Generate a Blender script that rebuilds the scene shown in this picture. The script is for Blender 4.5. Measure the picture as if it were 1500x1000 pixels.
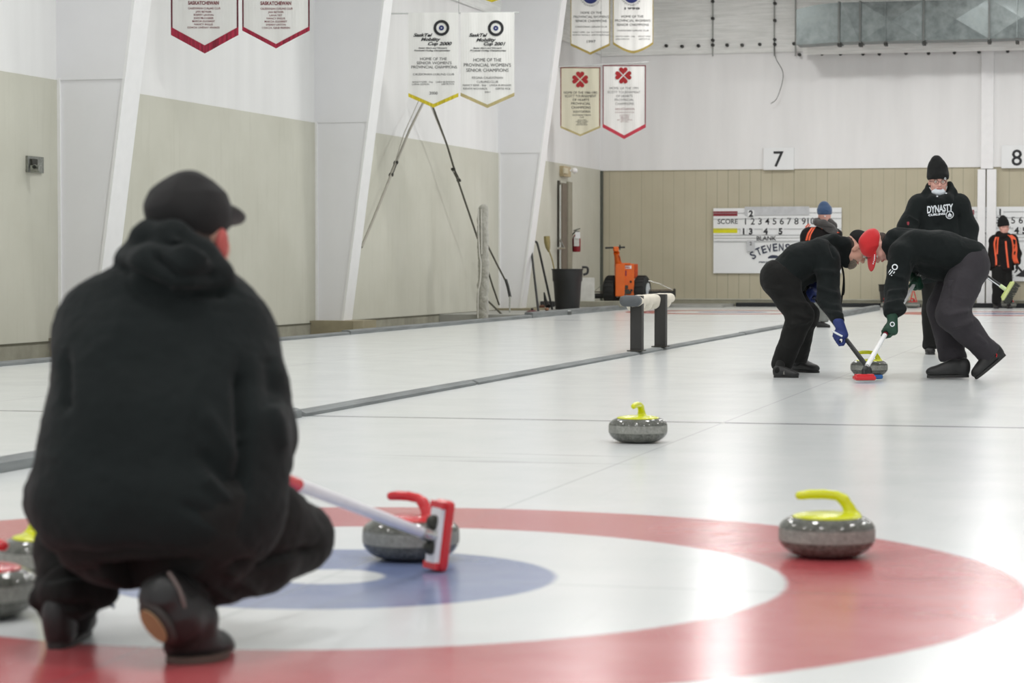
import bpy, bmesh, math, random
import numpy as np
from mathutils import Vector, Matrix
from mathutils.bvhtree import BVHTree
random.seed(7); rng = np.random.RandomState(7)
for o in list(bpy.data.objects): bpy.data.objects.remove(o)
SC = bpy.context.scene
COL = SC.collection
# ------------------------------------------------------------------ camera
F_PX, VH, YAW, CAMH = 3512.8, 385.6, 0.25292, 0.8377
PITCH = math.atan((500-VH)/F_PX)
cam_d = bpy.data.cameras.new('camera'); cam = bpy.data.objects.new('camera', cam_d); COL.objects.link(cam)
cam.location = (0, 0, CAMH); cam.rotation_euler = (math.pi/2-PITCH, 0, YAW)
cam_d.sensor_width = 36; cam_d.lens = F_PX/1500*36; cam_d.clip_start = .1; cam_d.clip_end = 200
cam_d.dof.use_dof = True; cam_d.dof.focus_distance = 17.7; cam_d.dof.aperture_fstop = 5.2
SC.camera = cam
# ------------------------------------------------------------------ light
w = bpy.data.worlds.new('world'); SC.world = w; w.use_nodes = True
w.node_tree.nodes['Background'].inputs[0].default_value = (.96, .99, 1, 1)
w.node_tree.nodes['Background'].inputs[1].default_value = 0.66
SC.view_settings.view_transform = 'Standard'; SC.view_settings.look = 'None'
SC.view_settings.exposure = 0.16; SC.view_settings.gamma = 1
CEIL = 6.6
def lamp(x, y, p=150, size=.6):
    l = bpy.data.lights.new('high_bay_lamp', 'AREA'); l.shape = 'DISK'; l.size = size; l.energy = p
    l.color = (1, .99, .975)
    o = bpy.data.objects.new('high_bay_lamp', l); o.location = (x, y, CEIL-.35); COL.objects.link(o)
for iy in range(9):
    for ix, x in enumerate((-6.6, -2.0, 2.6)):
        lamp(x+(.4 if iy % 2 else -.4), -1+iy*5.4, 62 if iy < 7 else 82)
# ------------------------------------------------------------------ coordinates
CY, SY = math.cos(YAW), math.sin(YAW)
R_ = Vector((CY, SY, 0)); FW = Vector((-SY, CY, 0)); UP = Vector((0, 0, 1))
_cp, _sp = math.cos(PITCH), math.sin(PITCH)
CAMP = Vector((0, 0, CAMH))
def ray(u, v):                       # direction for one metre of depth
    x = (u-750)/F_PX; y = -(v-500)/F_PX
    return R_*x + FW*(_cp+y*_sp) + UP*(-_sp+y*_cp)
def P(u, v, Z): return CAMP + ray(u, v)*Z
def G(u, v, h=0.):
    d = ray(u, v); return CAMP + d*((h-CAMH)/d.z)
def onplane(u, v, p0, n):
    d = ray(u, v); return CAMP + d*((p0-CAMP).dot(n)/d.dot(n))
def dv(a, b, c): return R_*a + UP*b + FW*c
# ------------------------------------------------------------------ materials
MATS = {}
class NT:
    def __init__(s, name):
        s.m = bpy.data.materials.new(name); s.m.use_nodes = True; s.t = s.m.node_tree
        s.b = s.t.nodes['Principled BSDF']; s.o = s.t.nodes['Material Output']
    def n(s, typ, **k):
        x = s.t.nodes.new(typ)
        for a, b in k.items(): setattr(x, a, b)
        return x
    def put(s, sock, v):
        if v is None: return
        if isinstance(v, bpy.types.NodeSocket): s.t.links.new(v, sock)
        else:
            if isinstance(v, (tuple, list)) and len(v) == 3 and sock.type == 'RGBA': v = (*v, 1)
            sock.default_value = v
    def math(s, op, a, b=None, c=None, clamp=False):
        x = s.n('ShaderNodeMath', operation=op, use_clamp=clamp)
        s.put(x.inputs[0], a); s.put(x.inputs[1], b)
        if c is not None: s.put(x.inputs[2], c)
        return x.outputs[0]
    def coord(s, which='Object'):
        return s.n('ShaderNodeTexCoord').outputs[which]
    def mapping(s, v, scale=(1, 1, 1), loc=(0, 0, 0), rot=(0, 0, 0)):
        x = s.n('ShaderNodeMapping'); s.put(x.inputs[0], v)
        x.inputs['Scale'].default_value = scale; x.inputs['Location'].default_value = loc; x.inputs['Rotation'].default_value = rot
        return x.outputs[0]
    def noise(s, v, scale, detail=3, rough=.55, dist=0):
        x = s.n('ShaderNodeTexNoise'); s.put(x.inputs['Vector'], v); x.inputs['Scale'].default_value = scale
        x.inputs['Detail'].default_value = detail; x.inputs['Roughness'].default_value = rough; x.inputs['Distortion'].default_value = dist
        return x.outputs[0]
    def ramp(s, v, a, b, lo=0., hi=1.):
        x = s.n('ShaderNodeMapRange'); s.put(x.inputs[0], v)
        x.inputs[1].default_value = a; x.inputs[2].default_value = b; x.inputs[3].default_value = lo; x.inputs[4].default_value = hi
        x.clamp = True
        return x.outputs[0]
    def mix(s, f, a, b):
        x = s.n('ShaderNodeMix', data_type='RGBA'); s.put(x.inputs[0], f); s.put(x.inputs[6], a); s.put(x.inputs[7], b)
        return x.outputs[2]
    def bump(s, h, strength=.3, dist=.01):
        x = s.n('ShaderNodeBump'); s.put(x.inputs['Height'], h); x.inputs['Strength'].default_value = strength
        x.inputs['Distance'].default_value = dist
        s.t.links.new(x.outputs[0], s.b.inputs['Normal'])
    def sep(s, v):
        x = s.n('ShaderNodeSeparateXYZ'); s.put(x.inputs[0], v); return x.outputs
def lin(c):
    return tuple(((x/255)/12.92 if x/255 <= .04045 else ((x/255+.055)/1.055)**2.4) for x in c)
def mat(name, col, rough=.6, metal=0., var=.08, scale=8., bump=0., bscale=60., sheen=0., coat=0., spec=.5, stretch=(1, 1, 1)):
    if name in MATS: return MATS[name]
    t = NT(name); c = t.coord(); col = lin(col)
    n = t.noise(t.mapping(c, stretch), scale, 4)
    lo = tuple(x*(1-var) for x in col); hi = tuple(min(1, x*(1+var)) for x in col)
    t.put(t.b.inputs['Base Color'], t.mix(t.ramp(n, .3, .7), lo, hi))
    t.b.inputs['Roughness'].default_value = rough; t.b.inputs['Metallic'].default_value = metal
    t.b.inputs['Specular IOR Level'].default_value = spec
    t.b.inputs['Sheen Weight'].default_value = sheen; t.b.inputs['Sheen Roughness'].default_value = .5
    t.b.inputs['Coat Weight'].default_value = coat
    if bump: t.bump(t.noise(c, bscale, 3), bump, .004)
    MATS[name] = t.m; return t.m
# ------------------------------------------------------------------ mesh building
def mk(name, V, F, m, parent=None, org=(0, 0, 0), smooth=False, label=None):
    me = bpy.data.meshes.new(name); V = np.asarray(V, dtype=float).reshape(-1, 3)-np.array(org)
    me.from_pydata(V.tolist(), [], F if isinstance(F, list) else F.tolist()); me.update()
    if smooth: me.polygons.foreach_set('use_smooth', [True]*len(me.polygons))
    me.materials.append(m)
    o = bpy.data.objects.new(name, me); COL.objects.link(o)
    if parent: o.parent = parent
    else: o.location = org
    if label: o['label'] = label
    return o
def thing(name, label, cat, loc=(0, 0, 0), rz=0, group=None):
    o = bpy.data.objects.new(name, None); COL.objects.link(o); o.location = loc; o.rotation_euler = (0, 0, rz)
    o.empty_display_size = .1
    return tag(o, label, cat, group)
def tag(o, label, cat, group=None):
    o['label'] = label; o['category'] = cat
    if group: o['group'] = group
    return o
def struct(o): o['kind'] = 'structure'; return o
def children(o): return [c for c in bpy.data.objects if c.parent == o]
def dup(o, loc=None, rz=None, label=None, group=None, parent=None):
    c = o.copy(); COL.objects.link(c)
    if parent: c.parent = parent
    if loc is not None: c.location = loc
    if rz is not None: c.rotation_euler = (0, 0, rz)
    if label: c['label'] = label
    if group: c['group'] = group
    for ch in children(o): dup(ch, parent=c)
    return c
class MB:
    def __init__(s): s.V = []; s.F = []
    def add(s, V, F):
        k = len(s.V); s.V += [tuple(v) for v in V]; s.F += [tuple(i+k for i in f) for f in F]; return s
    def box(s, c, half, rot=None, bev=0.):
        hx, hy, hz = half; R = rot or Matrix.Identity(3); c = Vector(c)
        if bev <= 0:
            V = [c+R@Vector((x*hx, y*hy, z*hz)) for x in (-1, 1) for y in (-1, 1) for z in (-1, 1)]
            return s.add(V, [(0, 1, 3, 2), (4, 6, 7, 5), (0, 4, 5, 1), (2, 3, 7, 6), (0, 2, 6, 4), (1, 5, 7, 3)])
        bm = bmesh.new(); bmesh.ops.create_cube(bm, size=2)
        for v in bm.verts: v.co = Vector((v.co.x*hx, v.co.y*hy, v.co.z*hz))
        bmesh.ops.bevel(bm, geom=bm.edges[:]+bm.verts[:], offset=bev, segments=3, affect='EDGES', profile=.5)
        bm.verts.index_update()
        s.add([c+R@v.co for v in bm.verts], [tuple(v.index for v in f.verts) for f in bm.faces]); bm.free(); return s
    def bx(s, x0, x1, y0, y1, z0, z1, bev=0.):
        return s.box(((x0+x1)/2, (y0+y1)/2, (z0+z1)/2), (abs(x1-x0)/2, abs(y1-y0)/2, abs(z1-z0)/2), None, bev)
    def tube(s, pts, r, seg=12, caps=True, flat=1.):
        pts = [Vector(p) for p in pts]; n = len(pts)
        rr = r if isinstance(r, (list, tuple)) else [r]*n
        V = []; F = []; prev = None
        for i, p in enumerate(pts):
            d = (pts[min(i+1, n-1)]-pts[max(i-1, 0)]).normalized()
            if prev is None:
                a = d.cross(Vector((0, 0, 1)));
                if a.length < .1: a = d.cross(Vector((1, 0, 0)))
            else: a = prev-d*prev.dot(d)
            a.normalize(); b = d.cross(a); prev = a
            for k in range(seg):
                t = 2*math.pi*k/seg; V.append(p+a*(math.cos(t)*rr[i])+b*(math.sin(t)*rr[i]*flat))
        for i in range(n-1):
            for k in range(seg):
                k2 = (k+1) % seg; F.append((i*seg+k, i*seg+k2, (i+1)*seg+k2, (i+1)*seg+k))
        if caps: F.append(tuple(range(seg))[::-1]); F.append(tuple((n-1)*seg+k for k in range(seg)))
        return s.add(V, F)
    def lathe(s, prof, c=(0, 0, 0), seg=32, axis='z', R=None):
        V = []; F = []; n = len(prof); c = Vector(c)
        for r, z in prof:
            for k in range(seg):
                t = 2*math.pi*k/seg
                p = Vector((r*math.cos(t), r*math.sin(t), z))
                if axis == 'x': p = Vector((z, p.x, p.y))
                if axis == 'y': p = Vector((p.x, z, p.y))
                if R: p = R@p
                V.append(c+p)
        for i in range(n-1):
            for k in range(seg):
                k2 = (k+1) % seg; F.append((i*seg+k, i*seg+k2, (i+1)*seg+k2, (i+1)*seg+k))
        F.append(tuple(range(seg))[::-1]); F.append(tuple((n-1)*seg+k for k in range(seg)))
        return s.add(V, F)
    def prism(s, poly, a, b, o, ext):       # poly in 2D -> o + a*x + b*y, extruded by ext
        o = Vector(o); a = Vector(a); b = Vector(b); ext = Vector(ext); n = len(poly)
        V = [o+a*x+b*y for x, y in poly]; V += [v+ext for v in V]
        F = [tuple(range(n)), tuple(range(2*n-1, n-1, -1))]
        F += [(i, i+n, (i+1) % n+n, (i+1) % n) for i in range(n)]
        return s.add(V, F)
    def mk(s, name, m, parent=None, org=(0, 0, 0), smooth=False, label=None, autosmooth=None):
        o = mk(name, s.V, s.F, m, parent, org, smooth, label)
        if smooth:
            bm = bmesh.new(); bm.from_mesh(o.data)
            bmesh.ops.recalc_face_normals(bm, faces=bm.faces)
            for e in bm.edges:
                if len(e.link_faces) == 2 and e.calc_face_angle(0) > math.radians(autosmooth or 40): e.smooth = False
            bm.to_mesh(o.data); bm.free()
        else:
            bm = bmesh.new(); bm.from_mesh(o.data); bmesh.ops.recalc_face_normals(bm, faces=bm.faces); bm.to_mesh(o.data); bm.free()
        return o
def spline(pts, n=8):
    pts = [Vector(p) for p in pts]; out = []
    q = [pts[0]*2-pts[1]]+pts+[pts[-1]*2-pts[-2]]
    for i in range(1, len(q)-2):
        for k in range(n):
            t = k/n; a, b, c, d = q[i-1:i+3]
            out.append(.5*((2*b)+(c-a)*t+(2*a-5*b+4*c-d)*t*t+(3*b-a-3*c+d)*t**3))
    out.append(pts[-1]); return out
# ------------------------------------------------------------------ value noise in numpy
_T = rng.rand(32, 32, 32)
def vnoise(p):
    i = np.floor(p).astype(int); f = p-i; f = f*f*(3-2*f); r = 0
    for a in (0, 1):
        for b in (0, 1):
            for c in (0, 1):
                wgt = (f[:, 0] if a else 1-f[:, 0])*(f[:, 1] if b else 1-f[:, 1])*(f[:, 2] if c else 1-f[:, 2])
                r = r+wgt*_T[(i[:, 0]+a) % 32, (i[:, 1]+b) % 32, (i[:, 2]+c) % 32]
    return r*2-1
def ridged(p): return 1-2*np.abs(vnoise(p))
# ------------------------------------------------------------------ signed distance modelling
class SDF:
    def __init__(s): s.p = []
    def cap(s, a, b, ra, rb=None, k=.02, op=1):
        rb = ra if rb is None else rb
        a = np.array(a, float); b = np.array(b, float); r = max(ra, rb)
        s.p.append((np.minimum(a, b)-r, np.maximum(a, b)+r, k, op, ('c', a, b, ra, rb))); return s
    def chain(s, pts, rs, k=.02):
        for i in range(len(pts)-1): s.cap(pts[i], pts[i+1], rs[i], rs[i+1], k)
        return s
    def ell(s, c, r, R=None, k=.02, op=1):
        c = np.array(c, float); r = np.array(r, float) if hasattr(r, '__len__') else np.array([r]*3, float)
        M = np.array(R) if R is not None else np.eye(3); m = r.max()
        s.p.append((c-m, c+m, k, op, ('e', c, r, M))); return s
    def box(s, c, h, R=None, rd=.005, k=.01, op=1):
        c = np.array(c, float); h = np.array(h, float); M = np.array(R) if R is not None else np.eye(3); m = np.linalg.norm(h)
        s.p.append((c-m, c+m, k, op, ('b', c, h, M, rd))); return s
    def cut(s, p, d, r=.12, L=.15, k=.006):             # remove a block beyond p in direction d
        d = Vector(d).normalized(); R = Matrix(frame(d))
        return s.box(Vector(p)+d*L, (r, r, L), R, .002, k, -1)
    def bounds(s):
        lo = np.min([q[0] for q in s.p if q[3] > 0], 0); hi = np.max([q[1] for q in s.p if q[3] > 0], 0); return lo, hi
    def grid(s, h):
        lo, hi = s.bounds(); lo = lo-4*h-.02; hi = hi+4*h+.02
        n = np.ceil((hi-lo)/h).astype(int)+1
        D = np.full(n, 1., np.float32); ax = [lo[i]+h*np.arange(n[i]) for i in range(3)]
        for a, b, k, op, q in s.p:
            m = k+3*h+.01
            i0 = np.clip(np.floor((a-m-lo)/h).astype(int), 0, n); i1 = np.clip(np.ceil((b+m-lo)/h).astype(int)+1, 0, n)
            if (i1 <= i0).any(): continue
            sl = tuple(slice(i0[j], i1[j]) for j in range(3))
            X = (ax[0][sl[0]][:, None, None]).astype(np.float32); Y = ax[1][sl[1]][None, :, None].astype(np.float32); Z = ax[2][sl[2]][None, None, :].astype(np.float32)
            if q[0] == 'c':
                A, B, ra, rb = q[1:]; d = B-A; dd = max((d*d).sum(), 1e-12)
                x, y, z = X-A[0], Y-A[1], Z-A[2]
                t = np.clip((x*d[0]+y*d[1]+z*d[2])/dd, 0, 1)
                f = np.sqrt((x-t*d[0])**2+(y-t*d[1])**2+(z-t*d[2])**2)-(ra+(rb-ra)*t)
            else:
                C, r, M = q[1], q[2], q[3]; x, y, z = X-C[0], Y-C[1], Z-C[2]
                l = [M[0][j]*x+M[1][j]*y+M[2][j]*z for j in range(3)]
                if q[0] == 'e':
                    k0 = np.sqrt(sum((l[j]/r[j])**2 for j in range(3))); k1 = np.sqrt(sum((l[j]/r[j]**2)**2 for j in range(3)))+1e-9
                    f = k0*(k0-1)/k1
                else:
                    e = [np.abs(l[j])-(r[j]-q[4]) for j in range(3)]
                    f = np.sqrt(sum(np.maximum(v, 0)**2 for v in e))+np.minimum(np.maximum(np.maximum(e[0], e[1]), e[2]), 0)-q[4]
            o = D[sl]
            if op > 0:
                hh = np.maximum(k-np.abs(o-f), 0)/max(k, 1e-6); D[sl] = np.minimum(o, f)-hh*hh*k*.25
            else:
                g = -f; hh = np.maximum(k-np.abs(o-g), 0)/max(k, 1e-6); D[sl] = np.maximum(o, g)+hh*hh*k*.25
        return D, lo
    def mesh(s, h):
        D, lo = s.grid(h); n = D.shape; S = D < 0
        nx, ny, nz = [v-1 for v in n]
        cnt = np.zeros((nx, ny, nz), np.int16)
        for a in (0, 1):
            for b in (0, 1):
                for c in (0, 1): cnt += S[a:a+nx, b:b+ny, c:c+nz]
        act = (cnt > 0) & (cnt < 8); idx = np.full((nx, ny, nz), -1, np.int64)
        I = np.argwhere(act); idx[act] = np.arange(len(I))
        acc = np.zeros((len(I), 3)); num = np.zeros(len(I))
        co = [(a, b, c) for a in (0, 1) for b in (0, 1) for c in (0, 1)]
        for i, A in enumerate(co):
            for B in co[i+1:]:
                if sum(abs(A[j]-B[j]) for j in range(3)) != 1: continue
                dA = D[I[:, 0]+A[0], I[:, 1]+A[1], I[:, 2]+A[2]]; dB = D[I[:, 0]+B[0], I[:, 1]+B[1], I[:, 2]+B[2]]
                m = (dA < 0) != (dB < 0); t = np.where(m, dA/np.where(m, dA-dB, 1), 0)[:, None]
                acc += np.where(m[:, None], np.array(A)+t*(np.array(B)-np.array(A)), 0); num += m
        V = lo+h*(I+acc/num[:, None])
        Q = []
        for ax in range(3):
            sl0 = [slice(1, n[j]-1) for j in range(3)]; sl1 = list(sl0)
            sl0[ax] = slice(0, n[ax]-1); sl1[ax] = slice(1, n[ax])
            E = np.argwhere(S[tuple(sl0)] != S[tuple(sl1)])
            off = np.ones(3, int); off[ax] = 0; E = E+off
            sgn = S[E[:, 0], E[:, 1], E[:, 2]]
            b, c = [(1, 2), (2, 0), (0, 1)][ax]
            eb = np.zeros(3, int); eb[b] = 1; ec = np.zeros(3, int); ec[c] = 1
            g = lambda q: idx[q[:, 0], q[:, 1], q[:, 2]]
            q = np.stack([g(E-eb-ec), g(E-ec), g(E), g(E-eb)], 1)
            q[~sgn] = q[~sgn][:, ::-1]; Q.append(q)
        Q = np.concatenate(Q); Q = Q[(Q >= 0).all(1)]
        # light laplacian relax
        for _ in range(2):
            s1 = np.zeros_like(V); c1 = np.zeros(len(V))
            for a, b in ((0, 1), (1, 2), (2, 3), (3, 0)):
                np.add.at(s1, Q[:, a], V[Q[:, b]]); np.add.at(s1, Q[:, b], V[Q[:, a]])
                np.add.at(c1, Q[:, a], 1); np.add.at(c1, Q[:, b], 1)
            V = V*.6+.4*s1/np.maximum(c1, 1)[:, None]
        return V, Q
    def build(s, name, h, m, parent=None, org=(0, 0, 0), disp=None, label=None):
        V, Q = s.mesh(h)
        if disp:
            nr = normals(V, Q); V = V+nr*disp(V, nr)[:, None]
        return mk(name, V, Q, m, parent, org, True, label)
def normals(V, Q):
    a = V[Q[:, 2]]-V[Q[:, 0]]; b = V[Q[:, 3]]-V[Q[:, 1]]; n = np.cross(a, b); o = np.zeros_like(V)
    for j in range(4): np.add.at(o, Q[:, j], n)
    return o/np.maximum(np.linalg.norm(o, axis=1), 1e-9)[:, None]
def frame(z, y=None):                      # 3x3 with columns x,y,z ; z given
    z = Vector(z).normalized(); y = Vector(y) if y is not None else (Vector((0, 0, 1)) if abs(z.z) < .9 else Vector((1, 0, 0)))
    x = y.cross(z).normalized(); y = z.cross(x)
    return Matrix((x, y, z)).transposed()
def cloth(amp=.006, sc=9., folds=(), small=.0015, str_=(1, 1, 1)):
    def f(V, nr):
        d = amp*(ridged(V*sc*np.array(str_)+3)*.6+.4*vnoise(V*sc*2.1))+small*vnoise(V*60)
        if folds:                       # creases are laid along the cloth on the side that faces the lens
            fw, rr, cp = np.array(FW), np.array(R_), np.array(CAMP); W_ = V-cp; dep = W_@fw; side = np.clip(-(nr@fw)*2.5, 0, 1)
        for a, b, wd, am in folds:
            a, b = np.array(a)-cp, np.array(b)-cp; Z0 = a@fw
            f = lambda q, z: np.stack([q@rr/z*Z0, q[..., 2]/z*Z0], -1)
            p = f(W_, dep); A = f(a, Z0); B = f(b, b@fw); e = B-A; t = np.clip(((p-A)@e)/(e@e), 0, 1)
            r = np.linalg.norm(p-A-t[:, None]*e, axis=1)
            d = d+1.5*am*np.exp(-(r/wd)**2)*side*np.clip(np.minimum(t, 1-t)*5+.35, 0, 1)
        return d
    return f
# ------------------------------------------------------------------ lettering
_tx = {}
def textmesh(s, bold=0., shear=0.):
    key = (s, bold, shear)
    if key in _tx: return _tx[key]
    c = bpy.data.curves.new('t', 'FONT'); c.body = s; c.size = 1; c.extrude = 0; c.offset = bold; c.resolution_u = 3; c.shear = shear
    o = bpy.data.objects.new('t', c); COL.objects.link(o); bpy.context.view_layer.update()
    e = o.evaluated_get(bpy.context.evaluated_depsgraph_get()); me = bpy.data.meshes.new_from_object(e)
    V = np.array([v.co[:] for v in me.vertices]); F = [tuple(p.vertices) for p in me.polygons]
    bpy.data.objects.remove(o); bpy.data.curves.remove(c); bpy.data.meshes.remove(me)
    _tx[key] = (V[:, :2], F); return _tx[key]
def put_text(mb, s, o, a, b, cx, cy, wd=None, hgt=None, bold=0., shear=0., arc=None, rot=0.):
    """centre the string at (cx,cy) of the plane o + a*x + b*y ; hgt is the height of a capital letter"""
    V, F = textmesh(s, bold, shear); V = V.copy()
    x0, x1 = V[:, 0].min(), V[:, 0].max(); y1 = .73
    V[:, 0] -= (x0+x1)/2; V[:, 1] -= y1/2
    sy = (hgt/y1) if hgt else None; sx = wd/(x1-x0) if wd else sy
    if sy is None: sy = sx
    V[:, 0] *= sx; V[:, 1] *= sy
    if rot: c_, s_ = math.cos(rot), math.sin(rot); V = np.stack([V[:, 0]*c_-V[:, 1]*s_, V[:, 0]*s_+V[:, 1]*c_], 1)
    if arc:
        th = V[:, 0]/arc; rr = arc+V[:, 1]; V = np.stack([rr*np.sin(th), rr*np.cos(th)-arc], 1)
    mb.add([Vector(o)+Vector(a)*(cx+x)+Vector(b)*(cy+y) for x, y in V], F)
# ================================================================== THE HALL
SHX, TEEY, MIDY, SPAN = -2.077, 6.07, 23.445, 4.573     # sheet centre, near tee, middle of the sheet, sheet pitch
YF = 46.4                                              # far wall
DIVX, CURBX = -4.37, -8.89
def ice_material():
    t = NT('ice'); c = t.coord(); x, y, z = t.sep(c)
    xm = t.math('SUBTRACT', t.math('FLOORED_MODULO', t.math('SUBTRACT', x, SHX-SPAN/2), SPAN), SPAN/2)
    ym = t.math('ABSOLUTE', t.math('SUBTRACT', y, MIDY)); ax = t.math('ABSOLUTE', xm)
    yt = t.math('SUBTRACT', ym, MIDY-TEEY)
    d = t.math('SQRT', t.math('ADD', t.math('MULTIPLY', xm, xm), t.math('MULTIPLY', yt, yt)))
    wob = t.math('MULTIPLY', t.math('SUBTRACT', t.noise(c, 30, 2), .5), .012)
    d = t.math('ADD', d, wob)
    def band(v, lo, hi, s):
        return t.math('MULTIPLY', t.ramp(v, lo-s, lo+s), t.ramp(v, hi-s, hi+s, 1, 0))
    def line(v, at, wd, s=.004):
        e = t.math('ABSOLUTE', t.math('SUBTRACT', v, at)); return t.ramp(e, wd-s, wd+s, 1, 0)
    red = band(d, 1.22, 1.83, .01); blue = band(d, .15, .61, .01)
    mott = t.noise(t.mapping(c, (1, 1, 1)), 2.2, 5, .6)
    scr = t.noise(t.mapping(c, (26, 1.1, 1), rot=(0, 0, .35)), 1.0, 4, .7)
    scr2 = t.noise(t.mapping(c, (1.3, 22, 1), rot=(0, 0, -.25)), 1.0, 4, .7)
    base = t.mix(t.ramp(mott, .3, .75), lin((227, 231, 231)), lin((233, 235, 235)))
    base = t.mix(t.ramp(scr, .56, .8, 0, .12), base, lin((190, 194, 190)))
    base = t.mix(t.ramp(scr2, .6, .8, 0, .05), base, lin((188, 192, 190)))
    redc = t.mix(t.ramp(mott, .3, .7), lin((186, 76, 82)), lin((200, 108, 110)))
    blc = t.mix(t.ramp(mott, .3, .7), lin((108, 124, 168)), lin((138, 150, 184)))
    base = t.mix(red, base, redc); base = t.mix(blue, base, blc)
    gl = lin((110, 116, 120))
    cl = t.math('MULTIPLY', line(ax, 0, .006), t.ramp(yt, 3.65, 3.7, 1, 0))
    base = t.mix(t.math('MULTIPLY', cl, .22), base, gl)
    base = t.mix(t.math('MULTIPLY', line(yt, 0, .008), .22), base, gl)
    base = t.mix(t.math('MULTIPLY', line(yt, 1.84, .008), .4), base, gl)
    base = t.mix(t.math('MULTIPLY', line(yt, -6.40, .045, .015), .6), base, lin((70, 76, 84)))
    # greyer oval patch of thin streaks between hog line and house
    px, py, _ = t.sep(t.mapping(c, (1, 1, 1), loc=(2.35, -9.95, 0)))
    e = t.math('SQRT', t.math('ADD', t.math('POWER', t.math('DIVIDE', px, 1.0), 2.), t.math('POWER', t.math('DIVIDE', py, .42), 2.)))
    st = t.noise(t.mapping(c, (.9, 11, 1), rot=(0, 0, -.27)), 1.0, 3, .6)
    base = t.mix(t.math('MULTIPLY', t.ramp(e, .5, 1., 1, 0), t.ramp(st, .55, .7, 0, .4)), base, lin((150, 154, 154)))
    t.put(t.b.inputs['Base Color'], base)
    t.put(t.b.inputs['Roughness'], t.ramp(mott, .3, .7, .19, .205))
    t.b.inputs['IOR'].default_value = 1.58
    t.bump(t.noise(c, 75, 2, .5), .10, .003)
    return t.m
m_ice = ice_material()
struct(MB().bx(CURBX-.02, 25, -6, YF, -.12, 0).mk('floor', m_ice))
m_conc = mat('concrete', (150, 148, 134), .9, var=.15, scale=4, bump=.4, bscale=30)
m_dark = mat('black_foam', (38, 40, 42), .85)
m_curb = mat('grey_board', (122, 126, 126), .7, var=.22, scale=6, bump=.3, stretch=(1, .3, 4))
m_curbtop = mat('grey_board_top', (150, 153, 152), .7, var=.15, scale=6)
WALKY = G(738, 466).y
struct(MB().bx(-14, CURBX-.02, -6, WALKY, -.3, -.10).mk('floor_side', m_conc))
# ---- left wall, a touch out of parallel with the sheets
_cx = onplane(880, 386, Vector((0, YF, 0)), Vector((0, 1, 0))).x
WC = Vector((_cx, YF, 0)); WD = (R_*((1706-750)/F_PX)+FW).normalized(); WN = Vector((WD.y, -WD.x, 0))   # WN points into the hall
def W(u, v, off=0.): return onplane(u, v, WC+WN*off, WN)
def FWp(u, v, off=0.): return onplane(u, v, Vector((0, YF-off, 0)), Vector((0, 1, 0)))
BEI_TOP = W(880, 249).z; FND = W(880, 443.4).z
print('beige top', BEI_TOP, 'foundation', FND, 'corner', WC)
def beige(name, groove):
    t = NT(name); c = t.coord(); x, y, z = t.sep(c)
    n = t.noise(c, 1.2, 4); n2 = t.noise(t.mapping(c, (6, 6, .5)), 2, 3)
    base = t.mix(t.ramp(n, .3, .7), lin((184, 177, 153)) if groove else lin((200, 199, 185)), lin((192, 185, 162)) if groove else lin((208, 207, 194)))
    base = t.mix(t.ramp(n2, .55, .75, 0, .10), base, lin((150, 148, 130)))
    if groove:
        g = t.math('FLOORED_MODULO', x, .215); g2 = t.ramp(t.math('ABSOLUTE', t.math('SUBTRACT', g, .1)), .003, .009, 1, 0)
        k = t.noise(t.mapping(c, (3.7, .01, .01)), 1.3, 0)
        base = t.mix(t.math('MULTIPLY', g2, t.ramp(k, .35, .65, .15, .6)), base, lin((120, 118, 102)))
    t.put(t.b.inputs['Base Color'], base); t.b.inputs['Roughness'].default_value = .7
    return t.m
m_beige = beige('beige_wall', False); m_beige2 = beige('beige_boards', True)
def whitewall():
    t = NT('white_wall'); c = t.coord(); n = t.noise(t.mapping(c, (2, 2, .25)), 1.5, 4)
    t.put(t.b.inputs['Base Color'], t.mix(t.ramp(n, .3, .7), lin((232, 232, 231)), lin((240, 240, 239))))
    t.b.inputs['Roughness'].default_value = .65; return t.m
m_white = whitewall()
m_colw = mat('column_cladding', (236, 236, 238), .55, var=.015, scale=2)
m_trim = mat('white_trim', (242, 242, 242), .45, var=.02)
def along(mb, s0, s1, z0, z1, off0, off1, bev=0.):     # slab lying along the left wall, s measured back from the corner
    a = WC-WD*s0; b = WC-WD*s1
    V = [Vector((p.x, p.y, 0))+WN*o+UP*z for p in (a, b) for o in (off0, off1) for z in (z0, z1)]
    return mb.add(V, [(0, 1, 3, 2), (4, 6, 7, 5), (0, 4, 5, 1), (2, 3, 7, 6), (0, 2, 6, 4), (1, 5, 7, 3)])
LEN = 34
wl = struct(along(along(MB(), 0, LEN, FND, BEI_TOP, -.1, 0), -.3, LEN, -.3, FND-.001, -.1, -.002).mk('wall_left', m_beige))
struct(along(MB(), -.3, LEN, -.3, FND-.01, -.1, .012).mk('baseboard_left', m_conc))
struct(along(MB(), -.3, LEN, BEI_TOP, CEIL, -.15, -.012).mk('wall_left_upper', m_white))
# wooden sill at the foot of the beige wall and dark joint above the foundation
struct(along(MB(), 0, LEN, FND-.012, FND+.004, 0, .02).mk('trim_1', mat('joint', (96, 94, 80), .9)))
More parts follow.
